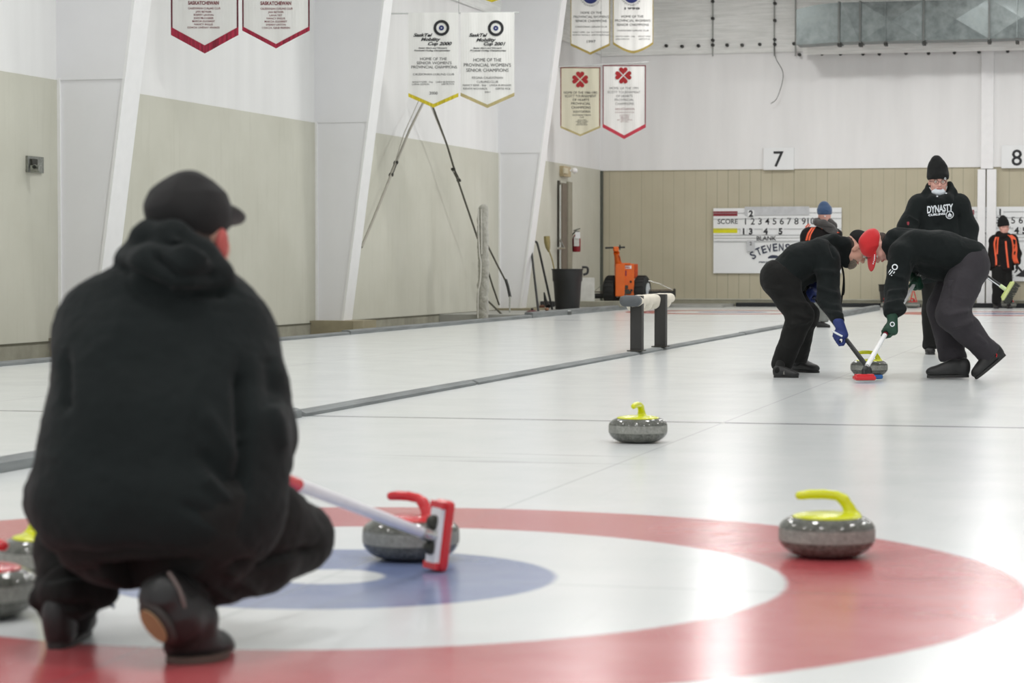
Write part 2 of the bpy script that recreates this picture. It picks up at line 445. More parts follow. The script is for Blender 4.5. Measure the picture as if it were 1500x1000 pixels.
# ---- far wall
zb = FWp(1100, 248).z; zf = FWp(1100, 438).z
struct(MB().bx(WC.x-.2, 25, YF, YF+.2, -.3, zb).mk('wall_back', m_beige2))
struct(MB().bx(WC.x-.2, 25, YF-.03, YF+.2, zb, CEIL).mk('wall_back_upper', m_white))
struct(MB().bx(WC.x, 25, YF-.05, YF, zf-.015, zf+.01).mk('baseboard_back', mat('base_trim', (186, 184, 168), .6)))
struct(MB().bx(WC.x, 25, YF-.04, YF, 0, zf-.015).mk('trim_2', mat('base_board', (150, 148, 130), .7)))
struct(MB().bx(WC.x-.01, WC.x+.05, YF-.06, YF, 0, zb).mk('trim_3', mat('conduit_grey', (84, 88, 80), .6)))
struct(MB().bx(-40, 25, -6, YF+.2, CEIL, CEIL+.1).mk('ceiling', m_white))
# seams in the white wall
# insulation batting on the upper walls: quilted, stapled, silver-white
def batting():
    t = NT('insulation'); c = t.coord(); x, y, z = t.sep(c)
    n = t.noise(t.mapping(c, (.8, .8, 14)), 2.2, 5, .65, .4); n2 = t.noise(c, 3.5, 5, .6)
    t.put(t.b.inputs['Base Color'], t.mix(t.ramp(n, .35, .65), lin((224, 226, 222)), lin((246, 247, 244))))
    t.b.inputs['Roughness'].default_value = .45
    a = t.math('ADD', t.math('MULTIPLY', n, .5), n2); t.bump(a, .45, .04)
    return t.m
m_bat = batting()
zi = FWp(1000, 80).z
def quilt(name, p0, dx, L, z0, z1, nrm, mt, amp=.05, step=.12):
    nx = int(L/step)+1; nz = int((z1-z0)/step)+1; V = []; F = []
    for i in range(nx+1):
        for j in range(nz+1):
            s = L*i/nx; z = z0+(z1-z0)*j/nz
            V.append((s, z))
    A = np.array(V); q = np.stack([A[:, 0]*1.1, A[:, 1]*1.6, A[:, 0]*0+len(name)], 1)
    off = amp*(1+.5*vnoise(q)+.35*ridged(q*2.7))*np.minimum(1, np.abs(np.sin(A[:, 0]*math.pi/1.27))*4+.35)
    off *= np.clip((A[:, 1]-z0)*8, .15, 1)
    pts = [Vector(p0)+Vector(dx)*a[0]+UP*a[1]+Vector(nrm)*float(d) for a, d in zip(A, off)]
    for i in range(nx):
        for j in range(nz):
            k = i*(nz+1)+j; F.append((k, k+1, k+nz+2, k+nz+1))
    return struct(mk(name, pts, F, mt, None, (0, 0, 0), True))
quilt('wall_back_insulation', (WC.x-.1, YF-.05, 0), (1, 0, 0), 22, zi, CEIL, (0, -1, 0), m_bat)
quilt('wall_left_insulation', WC-WD*LEN, WD, LEN, zi+.03, CEIL, WN, m_bat, .06, .2)
m_stud = mat('dark_steel', (60, 60, 58), .5, .6)
for k, (u, v) in enumerate([(976, 67), (999, 68), (1023, 67), (1044, 66), (1065, 66), (1087, 66), (1113, 65), (1135, 65), (1163, 64), (1044, 27), (1044, 2), (1135, 30), (1135, 5), (1135, 58), (1044, 59),
        (1171, 80), (1204, 79), (1231, 79), (1264, 79), (1288, 79), (1327, 78), (1360, 78), (1398, 77), (1434, 76), (1476, 75)]):
    p = FWp(u, v, .13)
    o = MB().lathe([(.005, .05), (.03, .05), (.035, .03), (.03, -.05)], p, 10, 'y').mk('insulation_stud', m_stud)
    tag(o, 'small dark washer stud pinning the white insulation on the end wall', 'stud', 'studs along the insulation')
for i, u in enumerate((1044, 1134, 1165)):
    a = FWp(u, 82, .14); struct(MB().bx(a.x-.012, a.x+.012, a.y, a.y+.02, a.z, CEIL-.3).mk('trim_%d' % (4+i), mat('seam_grey', (150, 152, 148), .5)))
# white pilaster on the far wall with the double white post below it
a = FWp(1437.5, 78, .1); b = FWp(1455, 247, .1); c0 = FWp(1432, 248, .12); c1 = FWp(1456, 444, .12)
t = thing('wall_column', 'white boxed column on the end wall between the 7 and 8 signs', 'column', (a.x, YF, 0))
MB().bx(a.x, b.x, YF-.1, YF-.03, b.z, a.z+.2, .01).mk('upper_shaft', m_trim, t, t.location)
mid = (c0.x+c1.x)/2
MB().bx(c0.x, mid-.012, YF-.14, YF-.0, .0, c0.z, .01).bx(mid+.012, c1.x+.03, YF-.14, YF-.0, .0, c0.z, .01).mk('lower_post', m_trim, t, t.location)
# ---- tapered steel frames along the left wall
m_foot = mat('footing_paint', (150, 142, 118), .8, var=.12, scale=5, bump=.3)
CAMF = Vector((0, -1, 0))
for i, (u, lb) in enumerate(((87, 'nearest tapered white wall column, behind the crouching curler'), (463, 'tapered white wall column left of the two target-logo banners'), (731, 'farthest tapered white wall column, beside the leaning black handle'))):
    p = W(u, 400); s = (WC-Vector((p.x, p.y, 0))).length; Z = (p-CAMP).dot(FW)
    q = Vector((p.x, p.y, 0)); zt = 5.6
    d = .31 if i else .36; L0 = .385; sl = .137
    def xa(z): return L0+(z-.1)*sl
    z0 = .09; zs = BEI_TOP+.02
    t = thing('tapered_column', lb, 'column', q+UP*z0, 0, 'tapered wall columns')
    n = WN; w_ = WD
    def pt(l, y, z): return q+n*l+w_*y+UP*z
    # web boxes (below and above the seam), then the bright inner flange
    mb = MB(); V = []
    for z in (z0, zs-.02): V += [pt(0, 0, z), pt(xa(z)-.02, 0.0, z), pt(xa(z)-.02, d, z), pt(0, d, z)]
    mb.add(V, [(0, 1, 2, 3), (4, 5, 6, 7), (0, 1, 5, 4), (1, 2, 6, 5), (2, 3, 7, 6), (3, 0, 4, 7)])
    mb.mk('lower_cladding', m_colw, t, q+UP*z0)
    mb = MB(); V = []
    for z in (zs-.02, CEIL): V += [pt(-.05, -.015, z), pt(xa(z)-.02, -.015, z), pt(xa(z)-.02, d+.01, z), pt(-.05, d+.01, z)]
    mb.add(V, [(0, 1, 2, 3), (4, 5, 6, 7), (0, 1, 5, 4), (1, 2, 6, 5), (2, 3, 7, 6), (3, 0, 4, 7)])
    mb.mk('upper_cladding', m_colw, t, q+UP*z0)
    mb = MB(); V = []
    for z in (z0, CEIL): V += [pt(xa(z)-.03, -.018, z), pt(xa(z), -.018, z), pt(xa(z), d+.02, z), pt(xa(z)-.03, d+.02, z)]
    mb.add(V, [(0, 1, 2, 3), (4, 5, 6, 7), (0, 1, 5, 4), (1, 2, 6, 5), (2, 3, 7, 6), (3, 0, 4, 7)])
    mb.mk('flange', m_trim, t, q+UP*z0)
    V = [pt(l, y, z) for z in (z0, zs) for l, y in ((-.01, -.03), (.03, -.03), (.03, .01), (-.01, .01))]
    MB().add(V, [(0, 1, 2, 3), (4, 5, 6, 7), (0, 1, 5, 4), (1, 2, 6, 5), (2, 3, 7, 6), (3, 0, 4, 7)]).mk('corner_trim', m_trim, t, q+UP*z0)
    mb = MB()
    mb.prism([(-.05, -.25), (.60, -.25), (.68, -.1), (.68, .45), (-.05, .45)], n, w_, q+UP*(-.3), UP*(z0+.3))
    mb.mk('footing', m_foot, t, q+UP*z0)
# ---- curb and raised walkway in the far left corner
def curb(name, y0, y1, x0, x1, z1, label, top=None):
    o = MB().bx(x0, x1, y0, y1, 0, z1, .008).mk(name, m_curb, None, ((x0+x1)/2, y0, 0))
    o.location = ((x0+x1)/2, y0, 0); return tag(o, label, 'board', 'grey boards edging the ice')
yA = G(515, 490).y; yB = G(753, 465.5).y; yC = G(903, 452).y
def board(y0, y1, x0, x1, z0, z1, lb, grp, nm='edging_board', slope=.012):
    mb = MB(); mb.prism([(x0, z0), (x1, z0), (x1, z1-slope), (x1-.03, z1), (x0, z1)], (1, 0, 0), (0, 0, 1), (0, y0, 0), (0, y1-y0, 0))
    o = mb.mk(nm, m_curb, None, ((x0+x1)/2, y0, z0)); return tag(o, lb, 'board', grp)
board(4, yA-.02, CURBX-.10, CURBX-.005, -.10, .035, 'low grey edging board along the left ice edge, nearest length', 'edging boards on the left')
board(yA+.02, yB-.03, CURBX-.12, CURBX-.005, -.10, .05, 'low grey edging board below the long grey fuzzy roll', 'edging boards on the left')
board(yB+.03, yC, CURBX-.14, CURBX-.005, 0, .085, 'grey edging board in front of the black bin on the left', 'edging boards on the left')
m_walk = mat('walkway_concrete', (158, 158, 152), .8, var=.12, scale=3)
struct(MB().bx(-12, CURBX-.14, WALKY, YF, -.3, .055).bx(CURBX-.16, -7.5, 44.9, YF, 0.0, .055).mk('floor_walkway', m_walk))
# white frost edge line between board and ice is the ice itself
# ---- sheet divider boards
ys = [G(-60, 704).y, G(444, 610.5).y, G(704, 563.5).y, G(930, 519.5).y, G(1094, 490.5).y, G(1215, 467).y, G(1284, 454).y]
lbs = ['near thick grey divider board at the left edge behind the crouching man', 'grey divider board starting right of the crouching man', 'grey divider board ending at the bench posts',
       'grey divider board running away behind the bench', 'grey divider board reaching the left sweeper', 'farthest grey divider board, ending near the end wall']
for i in range(6):
    hgt = (.052, .030, .028, .028, .032, .09)[i]
    x0 = DIVX-.09
    g = .035
    o = board(ys[i]+(g if i else 0), ys[i+1]-g, x0, DIVX, 0, hgt, lbs[i], 'divider boards between the sheets', 'divider_board')
# black bumper at the far end
t = MB().bx(-7.45, -3.9, YF-.22, YF-.05, 0, .075, .02).mk('end_bumper', m_dark, None, (-5.7, YF-.1, 0)); tag(t, 'long black foam bumper at the foot of the end wall behind the bench', 'bumper', 'bumpers along the end wall')
t = MB().bx(-3.85, -1.95, YF-.3, YF-.05, 0, .085, .02).mk('end_bumper', m_dark, None, (-2.9, YF-.1, 0)); tag(t, 'black foam bumper at the foot of the end wall behind the two sweepers', 'bumper', 'bumpers along the end wall')
t = MB().bx(-1.9, 3.5, YF-.3, YF-.15, 0, .085, .02).mk('end_bumper', m_dark, None, (1, YF-.1, 0)); tag(t, 'black foam bumper at the foot of the end wall below the second scoreboard', 'bumper', 'bumpers along the end wall')
# ================================================================== CURLING STONES
m_gran = None
def granite(name, polished):
    t = NT(name); c = t.coord()
    n = t.noise(c, 160, 2, .6); n2 = t.noise(c, 45, 3, .6)
    v = t.math('ADD', t.math('MULTIPLY', n, .6), t.math('MULTIPLY', n2, .4))
    if polished: lo, hi = lin((66, 67, 62)), lin((118, 119, 112))
    else: lo, hi = lin((124, 125, 119)), lin((160, 160, 153))
    base = t.mix(t.ramp(v, .36, .64), lo, hi)
    if not polished:
        x, y, z = t.sep(c); s = t.noise(t.mapping(c, (1, 1, .06)), 40, 2, .6)
        base = t.mix(t.ramp(s, .5, .7, 0, .4), base, lin((112, 112, 106)))
    t.put(t.b.inputs['Base Color'], base); t.b.inputs['Roughness'].default_value = .07 if polished else .55
    return t.m
m_pol, m_band = granite('granite_polished', True), granite('granite_band', False)
m_red = mat('red_plastic', (206, 30, 40), .22, var=.03, spec=.6); m_yel = mat('yellow_plastic', (214, 218, 24), .25, var=.03, spec=.6)
def stone_parts(t, m):
    prof = [(.058, 0), (.066, .001), (.084, .003), (.102, .009), (.118, .018), (.129, .029), (.1352, .039), (.1374, .047)]
    up = [(.1372, .083), (.1355, .0895), (.130, .097), (.122, .1035), (.112, .109), (.104, .1125), (.03, .113)]
    MB().lathe(prof+[(.1372, .0472), (.1372, .0828)]+up, seg=64).mk('granite_body', m_pol, t, smooth=True, autosmooth=50)
    MB().lathe([(.136, .047), (.1377, .0474), (.1381, .065), (.1377, .0826), (.136, .083)], seg=64).mk('striking_band', m_band, t, smooth=True)
    s = SDF()
    s.ell((0, 0, .114), (.1, .1, .0135), k=.004)
    s.chain([(.073, 0, .118), (.062, 0, .140), (.048, 0, .162), (.030, 0, .1735)], [.021, .0145, .0138, .0135], .012)
    s.chain([(.030, 0, .1735), (-.01, 0, .1775), (-.05, 0, .1765), (-.078, 0, .173)], [.0135, .0138, .0138, .0125], .001)
    s.box((0, 0, .098), (.12, .12, .012), rd=.001, k=.002, op=-1)
    s.build('handle', .0028, m, t)
RD, YD = [], []
def place_stone(m, src, u, v, rz, lb, grp=None, h=0.):
    p = G(u, v, h) if v > 452 else P(u, v, 44.9); p.z = 0; g = (p-CAMP); g.z = 0; g.normalize()
    p = p+g*(.062 if v > 500 else .06)
    if not src:
        t = thing('curling_stone', lb, 'curling stone', p, rz); stone_parts(t, m); src.append(t)
    else: t = dup(src[0], p, rz, lb)
    if grp: t['group'] = grp
    return t
a0 = YAW
S_R = place_stone(m_red, RD, 602, 822, a0-.72, 'red-handled curling stone on the blue ring, behind the upright broom head')
S_Y = place_stone(m_yel, YD, 1211, 818, a0-.12, 'yellow-handled curling stone on the red ring at the right')
place_stone(m_yel, YD, 934.5, 649, a0+1.25, 'yellow-handled curling stone alone by the thin hog line, mid ice')
S_D = place_stone(m_yel, YD, 1273, 551, a0-.05, 'yellow-handled curling stone in front of the two sweepers')
place_stone(m_yel, YD, 74, 854, a0+2.45, 'yellow-handled curling stone half hidden by the crouching man')
place_stone(m_red, RD, -30, 908, a0+2.6, 'red-handled curling stone cut off by the left edge of the photo')
for i, (u, v, rz, src, m, lb) in enumerate(((1301, 449, .3, RD, m_red, 'small distant red-handled stone by the black bin at the end wall'), (1337, 450, 1.2, RD, m_red, 'small distant red-handled stone between the right sweeper and the standing man'), (1478, 451.5, .4, RD, m_red, 'distant curling stone on the ice right beside the man in the orange-striped jacket'))):
    o = place_stone(m, src, u, v, rz, lb, 'stones parked at the far end')
# ================================================================== WALL THINGS
m_blk = mat('black_ink', (34, 35, 38), .6); m_board = mat('board_white', (236, 238, 238), .4, var=.015, scale=3)
m_maroon = mat('maroon_vinyl', (140, 44, 56), .5); m_yelv = mat('yellow_vinyl', (222, 218, 20), .5); m_line = mat('grey_line', (172, 174, 176), .5)
m_clear = mat('frosted_strip', (196, 198, 200), .3); m_navy = mat('navy_ink', (44, 52, 74), .6)
XR, ZU = Vector((1, 0, 0)), Vector((0, 0, 1))
def fw(u, v, off): p = FWp(u, v, off); return p
PXW = (FWp(1240, 350, .05)-FWp(1140, 350, .05)).x/100     # metres per pixel on the far wall
def number_sign(u0, u1, v0, v1, s, lb, uc, vc, hpx):
    a = fw(u0, v0, .06); b = fw(u1, v1, .06)
    t = thing('number_sign', lb, 'sign', (a.x, a.y, b.z), 0, 'sheet number signs on the end wall')
    MB().bx(a.x, b.x, YF-.075, YF-.035, b.z, a.z, .004).mk('sign_board', m_board, t, t.location)
    mb = MB(); c = fw(uc, vc, .08); put_text(mb, s, (c.x, YF-.079, c.z), XR, ZU, 0, 0, hgt=hpx*PXW, bold=.01); mb.mk('numeral', m_blk, t, t.location)
number_sign(1118.5, 1163, 216.5, 248.5, '7', 'square white sign with a black 7 above the first scoreboard', 1140.5, 232, 23.5)
number_sign(1467, 1511, 213, 246, '8', 'square white sign with a black 8 cut by the right edge', 1489.5, 230, 23.5)
def scoreboard(u0, v0, v1, lb, right=False):
    K = PXW; a = fw(u0, v0, .05)
    W_, H_ = 189*K, (v1-v0)*K
    t = thing('scoreboard', lb, 'scoreboard', (a.x, YF, a.z-H_))
    q = lambda x, y: (a.x+x*K, YF-.055, a.z-y*K)
    org = t.location
    yf = YF-.055
    MB().bx(a.x, a.x+W_, yf, YF-.02, a.z-44*K, a.z, .004).bx(a.x, a.x+W_, yf+.01, YF-.02, a.z-H_, a.z-44.5*K, .004).mk('panel', m_board, t, org)
    mb = MB()
    for y in (10, 22, 41, 54) if False else (7, 15.5, 30.5, 39.5, 48.5): mb.bx(a.x, a.x+W_, yf-.014, yf+.003, a.z-(y+.5)*K, a.z-y*K)
    mb.mk('number_rail', m_line, t, org)
    MB().bx(a.x, a.x+36*K, yf-.006, yf+.002, a.z-11.5*K, a.z-4.5*K).mk('team_strip', m_maroon, t, org, label='maroon strip')
    MB().bx(a.x, a.x+36*K, yf-.006, yf+.002, a.z-36.5*K, a.z-29.5*K).mk('team_strip', m_yelv, t, org, label='yellow strip')
    o = (a.x, yf-.004, a.z)
    def word(nm, *ar, **kw): mb = MB(); put_text(mb, *ar, **kw); mb.mk(nm, m_blk, t, org)
    word('lettering', 'SCORE', o, XR, ZU, 21.5*K, -19.3*K, wd=30*K, hgt=7.2*K, bold=.012)
    for i in range(12): word('numeral', str(i+1), o, XR, ZU, (48+i*10.75)*K, -19.2*K, hgt=9.8*K, bold=.012)
    word('lettering', 'BLANK', o, XR, ZU, 79*K, -44.3*K, wd=29*K, hgt=6.2*K, bold=.015)
    return t, a, K, yf, org
def num_card(a, K, yf, s, x, y, lb, grp):
    c = Vector((a.x+x*K, yf-.022, a.z-y*K))
    t = thing('number_card', lb, 'number card', c, 0, grp)
    MB().bx(c.x-4.6*K, c.x+4.6*K, yf-.022, yf-.018, c.z-4.8*K, c.z+4.8*K).mk('card', m_board, t, c)
    mb = MB(); put_text(mb, s, (c.x, yf-.024, c.z), XR, ZU, 0, 0, hgt=8.8*K, bold=.05); mb.mk('numeral', m_blk, t, c)
t, a, K, yf, org = scoreboard(1045, 305, 401, 'white curling scoreboard below the 7 sign, with a yellow and a maroon strip')
mb = MB()
for ch, u, v, th in (('S', 1104, 374, .55), ('T', 1112.5, 368.5, .42), ('E', 1120.5, 365.5, .3), ('V', 1128.5, 364, .18), ('E', 1137, 362.5, .1), ('N', 1146, 362.3, .02), ('S', 1155, 363, -.1)):
    put_text(mb, ch, (a.x+(u-1045)*K, yf-.004, a.z-(v-305)*K), XR, ZU, 0, 0, hgt=11.5*K, wd=(7*K), bold=.02, rot=th)
mb.mk('lettering', m_navy, t, org)
mb = MB(); put_text(mb, 'PERFORMANCE', (a.x+90*K, yf+.004, a.z-79.5*K), XR, ZU, 0, 0, wd=44*K, hgt=2.2*K, bold=.03)
pts = [(math.cos(k/9*math.pi)*9, 5*math.sin(k/9*math.pi)) for k in range(10)]
mb.add([Vector((a.x+(90+x)*K, yf+.004, a.z-(74-y)*K)) for x, y in pts], [tuple(range(10))]); mb.mk('sponsor_mark', m_navy, t, org)
for s, x, y, lb in (('2', 56.3, 7.8, 'number 2 card hung alone on the maroon row of the first scoreboard'), ('1', 45.5, 34, 'number 1 card on the yellow row of the first scoreboard'), ('3', 56, 34, 'number 3 card on the yellow row of the first scoreboard'),
                    ('4', 78, 34, 'number 4 card on the yellow row of the first scoreboard'), ('5', 100, 34, 'number 5 card on the yellow row of the first scoreboard')):
    num_card(a, K, yf, s, x, y, lb, 'score number cards')
o = MB().bx(a.x+47*K, a.x+142*K, yf-.017, yf-.006, a.z-10.5*K, a.z+2*K).mk('card_cover', m_clear, None, (a.x+47*K, yf, a.z-9*K)); tag(o, 'long pale grey strip hooked over the top row of the first scoreboard', 'strip')
t = thing('number_card', 'grey number card hanging crooked below the word BLANK', 'number card', (a.x+56*K, yf-.03, a.z-55*K), 0, 'score number cards')
MB().bx(a.x+50.5*K, a.x+62*K, yf-.034, yf-.028, a.z-63.5*K, a.z-47.5*K).mk('card', m_clear, t, t.location)
mb = MB(); put_text(mb, '2', (a.x+56.3*K, yf-.036, a.z-52*K), XR, ZU, 0, 0, hgt=5*K, bold=.02); mb.mk('numeral', m_blk, t, t.location)
t2, a2, K2, yf2, org2 = scoreboard(1390, 303, 410, 'second white scoreboard on the right, partly behind the standing man in black')
for s, x, y, lb in (('1', 72.7, 7.6, 'number 1 card on the top row of the second scoreboard'), ('2', 49.7, 34, 'number 2 card on the lower row of the second scoreboard'), ('4', 96, 34, 'number 4 card right of the distant man on the second scoreboard'), ('5', 107, 34, 'number 5 card at the right edge on the second scoreboard')):
    num_card(a2, K2, yf2, s, x, y, lb, 'score number cards')
mb = MB(); put_text(mb, 'schulenberg harbour', (a2.x+85*K2, yf2+.004, a2.z-98.5*K2), XR, ZU, 0, 0, wd=100*K2, hgt=5*K2); mb.mk('lettering', m_line, t2, org2)
# ---- air duct along the end wall
m_galv = None
t_ = NT('galvanised'); c = t_.coord(); n = t_.noise(c, 6, 5, .6); n2 = t_.noise(c, 1.1, 2)
t_.put(t_.b.inputs['Base Color'], t_.mix(t_.ramp(n, .3, .7), lin((104, 112, 112)), lin((138, 146, 145))))
t_.b.inputs['Metallic'].default_value = .55; t_.put(t_.b.inputs['Roughness'], t_.ramp(n, .3, .7, .3, .5)); m_galv = t_.m
DY = YF-1.3
def DP(u, v): p = onplane(u, v, Vector((0, DY, 0)), Vector((0, 1, 0))); return p
z0 = DP(1300, 60).z; z1 = DP(1300, 2).z
t = thing('air_duct', 'long galvanised air duct with cross-creased panels high on the end wall', 'duct', (DP(1166, 30).x, DY, z0))
us = [1166, 1229, 1260, 1353, 1449, 1545, 1640]
for i in range(6):
    xa_, xb_ = DP(us[i], 30).x, DP(us[i+1], 30).x
    mb = MB(); zt = z1
    if i == 0:
        n_ = 8; V = []
        for k in range(n_+1):
            f = k/n_; V += [(xa_+(xb_-xa_)*f, DY+.05-.05*f, z0-.03+.03*f), (xa_+(xb_-xa_)*f, DY+.05-.05*f, z1-.10*(1-f)**2)]
        V += [(x, y+.6, z) for x, y, z in V]; m_ = 2*(n_+1)
        F = [(2*k, 2*k+2, 2*k+3, 2*k+1) for k in range(n_)]+[(m_+2*k, m_+2*k+1, m_+2*k+3, m_+2*k+2) for k in range(n_)]
        F += [(2*k+1, 2*k+3, m_+2*k+3, m_+2*k+1) for k in range(n_)]+[(2*k, m_+2*k, m_+2*k+2, 2*k+2) for k in range(n_)]+[(0, 1, m_+1, m_), (2*n_, m_+2*n_, m_+2*n_+1, 2*n_+1)]
        mb.add(V, F)
    else:
        xm_, zm_ = (xa_+xb_)/2, (z0+z1)/2; bul = .05 if i > 1 else .0
        if i == 1:
            mb.add([(xa_, DY, z0), (xb_, DY, z0), (xb_, DY, z1), (xa_, DY, z1), (xa_+.06, DY-.02, z1), (xb_, DY-.02, z0)], [(0, 5, 4, 3), (1, 2, 4, 5)])
        else:
            mb.add([(xa_, DY, z0), (xb_, DY, z0), (xb_, DY, z1), (xa_, DY, z1), (xm_, DY-bul, zm_)], [(0, 1, 4), (1, 2, 4), (2, 3, 4), (3, 0, 4)])
        mb.add([(xa_, DY, z0), (xb_, DY, z0), (xb_, DY+.6, z0), (xa_, DY+.6, z0)], [(0, 1, 2, 3)])
        mb.add([(xa_, DY, z1), (xb_, DY, z1), (xb_, DY+.6, z1), (xa_, DY+.6, z1)], [(0, 1, 2, 3)])
    mb.mk('duct_section', m_galv, t, t.location)
mb = MB()
for u in (1229, 1260, 1353, 1449, 1545): x = DP(u, 30).x; mb.bx(x-.018, x+.018, DY-.03, DY+.62, z0-.02, z1+.02)
mb.mk('joint_flange', mat('duct_flange', (108, 112, 110), .5, .4), t, t.location)
x = DP(1297, 30).x; MB().bx(x-.008, x+.008, DY-.06, DY-.02, z0, z1).bx(DP(1490, 30).x-.008, DP(1490, 30).x+.008, DY-.06, DY-.02, z0, z1).mk('standing_seam', m_galv, t, t.location)
# insulation roll below the duct and its hangers
a = DP(1166, 62); quilt('wall_back_insulation_flap', (a.x, YF-.25, 0), (1, 0, 0), 7, FWp(1200, 80, .25).z, FWp(1200, 60, .25).z+.2, (0, -1, 0), m_bat, .09, .1)
for i, (u, v) in enumerate(((1229, 61), (1260, 61), (1297, 60), (1353, 59), (1449, 57), (1490, 57))):
    p = DP(u, v); o = MB().box((p.x, DY+.1, p.z-.055), (.03, .12, .03), None, .006).mk('duct_hanger', m_stud, None, p); tag(o, 'dark bracket under the galvanised air duct', 'bracket', 'brackets under the air duct')
# dangling wire below the insulation
ps = [FWp(u, v, .2) for u, v in ((1134, 60), (1136, 84), (1146, 103), (1146, 120), (1138, 144), (1129, 152))]
o = MB().tube(spline(ps, 6), .006, 6).mk('dangling_wire', m_stud, None, ps[0]); tag(o, 'thin loose wire dangling on the white end wall above the 7 sign', 'wire')
# ================================================================== BANNERS
m_cloth = mat('banner_cloth', (238, 238, 234), .55, var=.015, scale=3, sheen=.3); m_cream = mat('banner_cream', (222, 218, 194), .6, var=.02, scale=3)
m_crim = mat('crimson_fringe', (158, 34, 60), .7, var=.5, scale=55, stretch=(1, 1, .04)); m_dkred = mat('dark_red_edge', (96, 20, 38), .6); m_gold = mat('gold_fringe', (206, 188, 40), .7, var=.3, scale=50, stretch=(1, 1, .05))
m_oldgold = mat('old_gold_fringe', (168, 148, 78), .7, var=.15, scale=60); m_tan = mat('tan_fringe', (186, 172, 122), .7, var=.15, scale=60); m_pink = mat('pink_fringe', (196, 60, 78), .7, var=.15, scale=60)
m_rust = mat('rust_edge', (128, 66, 48), .6); m_ink2 = mat('maroon_ink', (120, 30, 44), .6); m_heart = mat('heart_red', (164, 24, 30), .6); m_blueink = mat('blue_ink', (34, 46, 108), .6); m_grayink = mat('grey_ink', (70, 72, 72), .6)
m_rod = mat('banner_rod', (206, 208, 206), .5)
def banner(u0, u1, vt, vs, vb, Z, lb, cl, edge, fr, texts, edgew=1.6, frh=8, extras=None, grp='champion banners', ink=None, side=None, ph=0, round_=False, topband=True):
    """u0,u1 sides, vt top, vs bottom of the straight sides (cloth), vb tip of the fringe"""
    k = Z/F_PX; um = (u0+u1)/2; o = P(um, (vt+vs)/2, Z); W_ = (u1-u0)*k; org = o
    px = lambda u, v: ((u-um)*k, -(v-(vt+vs)/2)*k)
    t = thing('banner', lb, 'banner', o, 0, grp)
    X, Yn = Vector((CY, SY, 0)), Vector((-SY, CY, 0)) if False else Vector((0, 1, 0))
    X = Vector((1, 0, 0)).lerp(Vector((CY, SY, 0)), 1.0)       # hung square to the line of sight of the hall
    N = Vector((-X.y, X.x, 0))
    wv = lambda x, z: .006*math.sin(x*17+ph)+.0025*math.sin(x*39+ph*2+z*3)
    def sheet(poly, off, name, m):
        bm = bmesh.new(); vs_ = [bm.verts.new((x, 0, z)) for x, z in poly]; bm.faces.new(vs_)
        xs = np.linspace(min(p[0] for p in poly), max(p[0] for p in poly), 26)[1:-1]
        for x in xs: bmesh.ops.bisect_plane(bm, geom=bm.verts[:]+bm.edges[:]+bm.faces[:], plane_co=(x, 0, 0), plane_no=(1, 0, 0))
        bm.verts.index_update(); n = len(bm.verts)
        V = [o+X*v.co.x+UP*v.co.z+N*(wv(v.co.x, v.co.z)-off) for v in bm.verts]; Fs = [tuple(v.index for v in f.verts) for f in bm.faces]
        V += [v+N*.003 for v in V]; Fb = [tuple(i+n for i in f[::-1]) for f in Fs]
        Fe = [(e.verts[0].index, e.verts[1].index, e.verts[1].index+n, e.verts[0].index+n) for e in bm.edges if len(e.link_faces) == 1]
        bm.free(); MB().add(V, Fs+Fb+Fe).mk(name, m, t, org)
    fh = frh
    tip = vb-fh
    def outline(du, dtip):
        L = [px(u0+du, vt), px(u1-du, vt), px(u1-du, vs+dtip)]
        if round_: L += [px(um+(u1-um)*f, vs+(tip-vs)*(1-f**1.6)+dtip) for f in (.75, .5, .25, .1)]
        L += [px(um, tip+dtip)]
        if round_: L += [px(um-(u1-um)*f, vs+(tip-vs)*(1-f**1.6)+dtip) for f in (.1, .25, .5, .75)]
        L += [px(u0+du, vs+dtip)]
        return L
    sheet(outline(0, 0), 0, 'cloth', cl)
    if edge:
        e = edgew
        sheet([px(u0, vt), px(u0+e, vt), px(u0+e, vs+2), px(u0, vs+2)], .004, 'edge_trim', edge)
        sheet([px(u1-e, vt), px(u1, vt), px(u1, vs+2), px(u1-e, vs+2)], .004, 'edge_trim', edge)
        if topband: sheet([px(u0, vt), px(u1, vt), px(u1, vt+e), px(u0, vt+e)], .004, 'edge_trim', edge)
    a_ = outline(0, 0)[2:]; b_ = outline(0, fh)[2:]
    sheet(a_+b_[::-1], .005, 'fringe', fr)
    out = []
    class Gr(dict):
        def setdefault(s_, nm, d): out.append((d[0], d[1], 'emblem')); return out[-1]
    for tx in texts:
        s, uc, vc, wd, hp = tx[:5]; op = tx[5] if len(tx) > 5 else {}; mb = MB(); x, z = px(uc, vc)
        put_text(mb, s, (0, 0, 0), (1, 0, 0), (0, 0, 1), x, z, wd=wd*k, hgt=hp*k, bold=op.get('b', .012), shear=op.get('sh', 0.))
        out.append((op.get('m', ink or m_blk), mb, 'lettering'))
    if extras: extras(Gr(), px, k)
    for m, mb, nm in out:
        mb.V = [o+X*v[0]+UP*v[2]+N*(wv(v[0], v[2])-.007-abs(v[1])) for v in mb.V]
        mb.mk(nm, m, t, org)
    return t, X, N
def disc(mb, c, r0, r1, y=0., seg=28):
    V = []; F = []
    for k in range(seg):
        a = 2*math.pi*k/seg
        V += [(c[0]+r0*math.cos(a), y, c[1]+r0*math.sin(a)), (c[0]+r1*math.cos(a), y, c[1]+r1*math.sin(a))]
    for k in range(seg): k2 = (k+1) % seg; F.append((2*k, 2*k+1, 2*k2+1, 2*k2))
    mb.add(V, F)
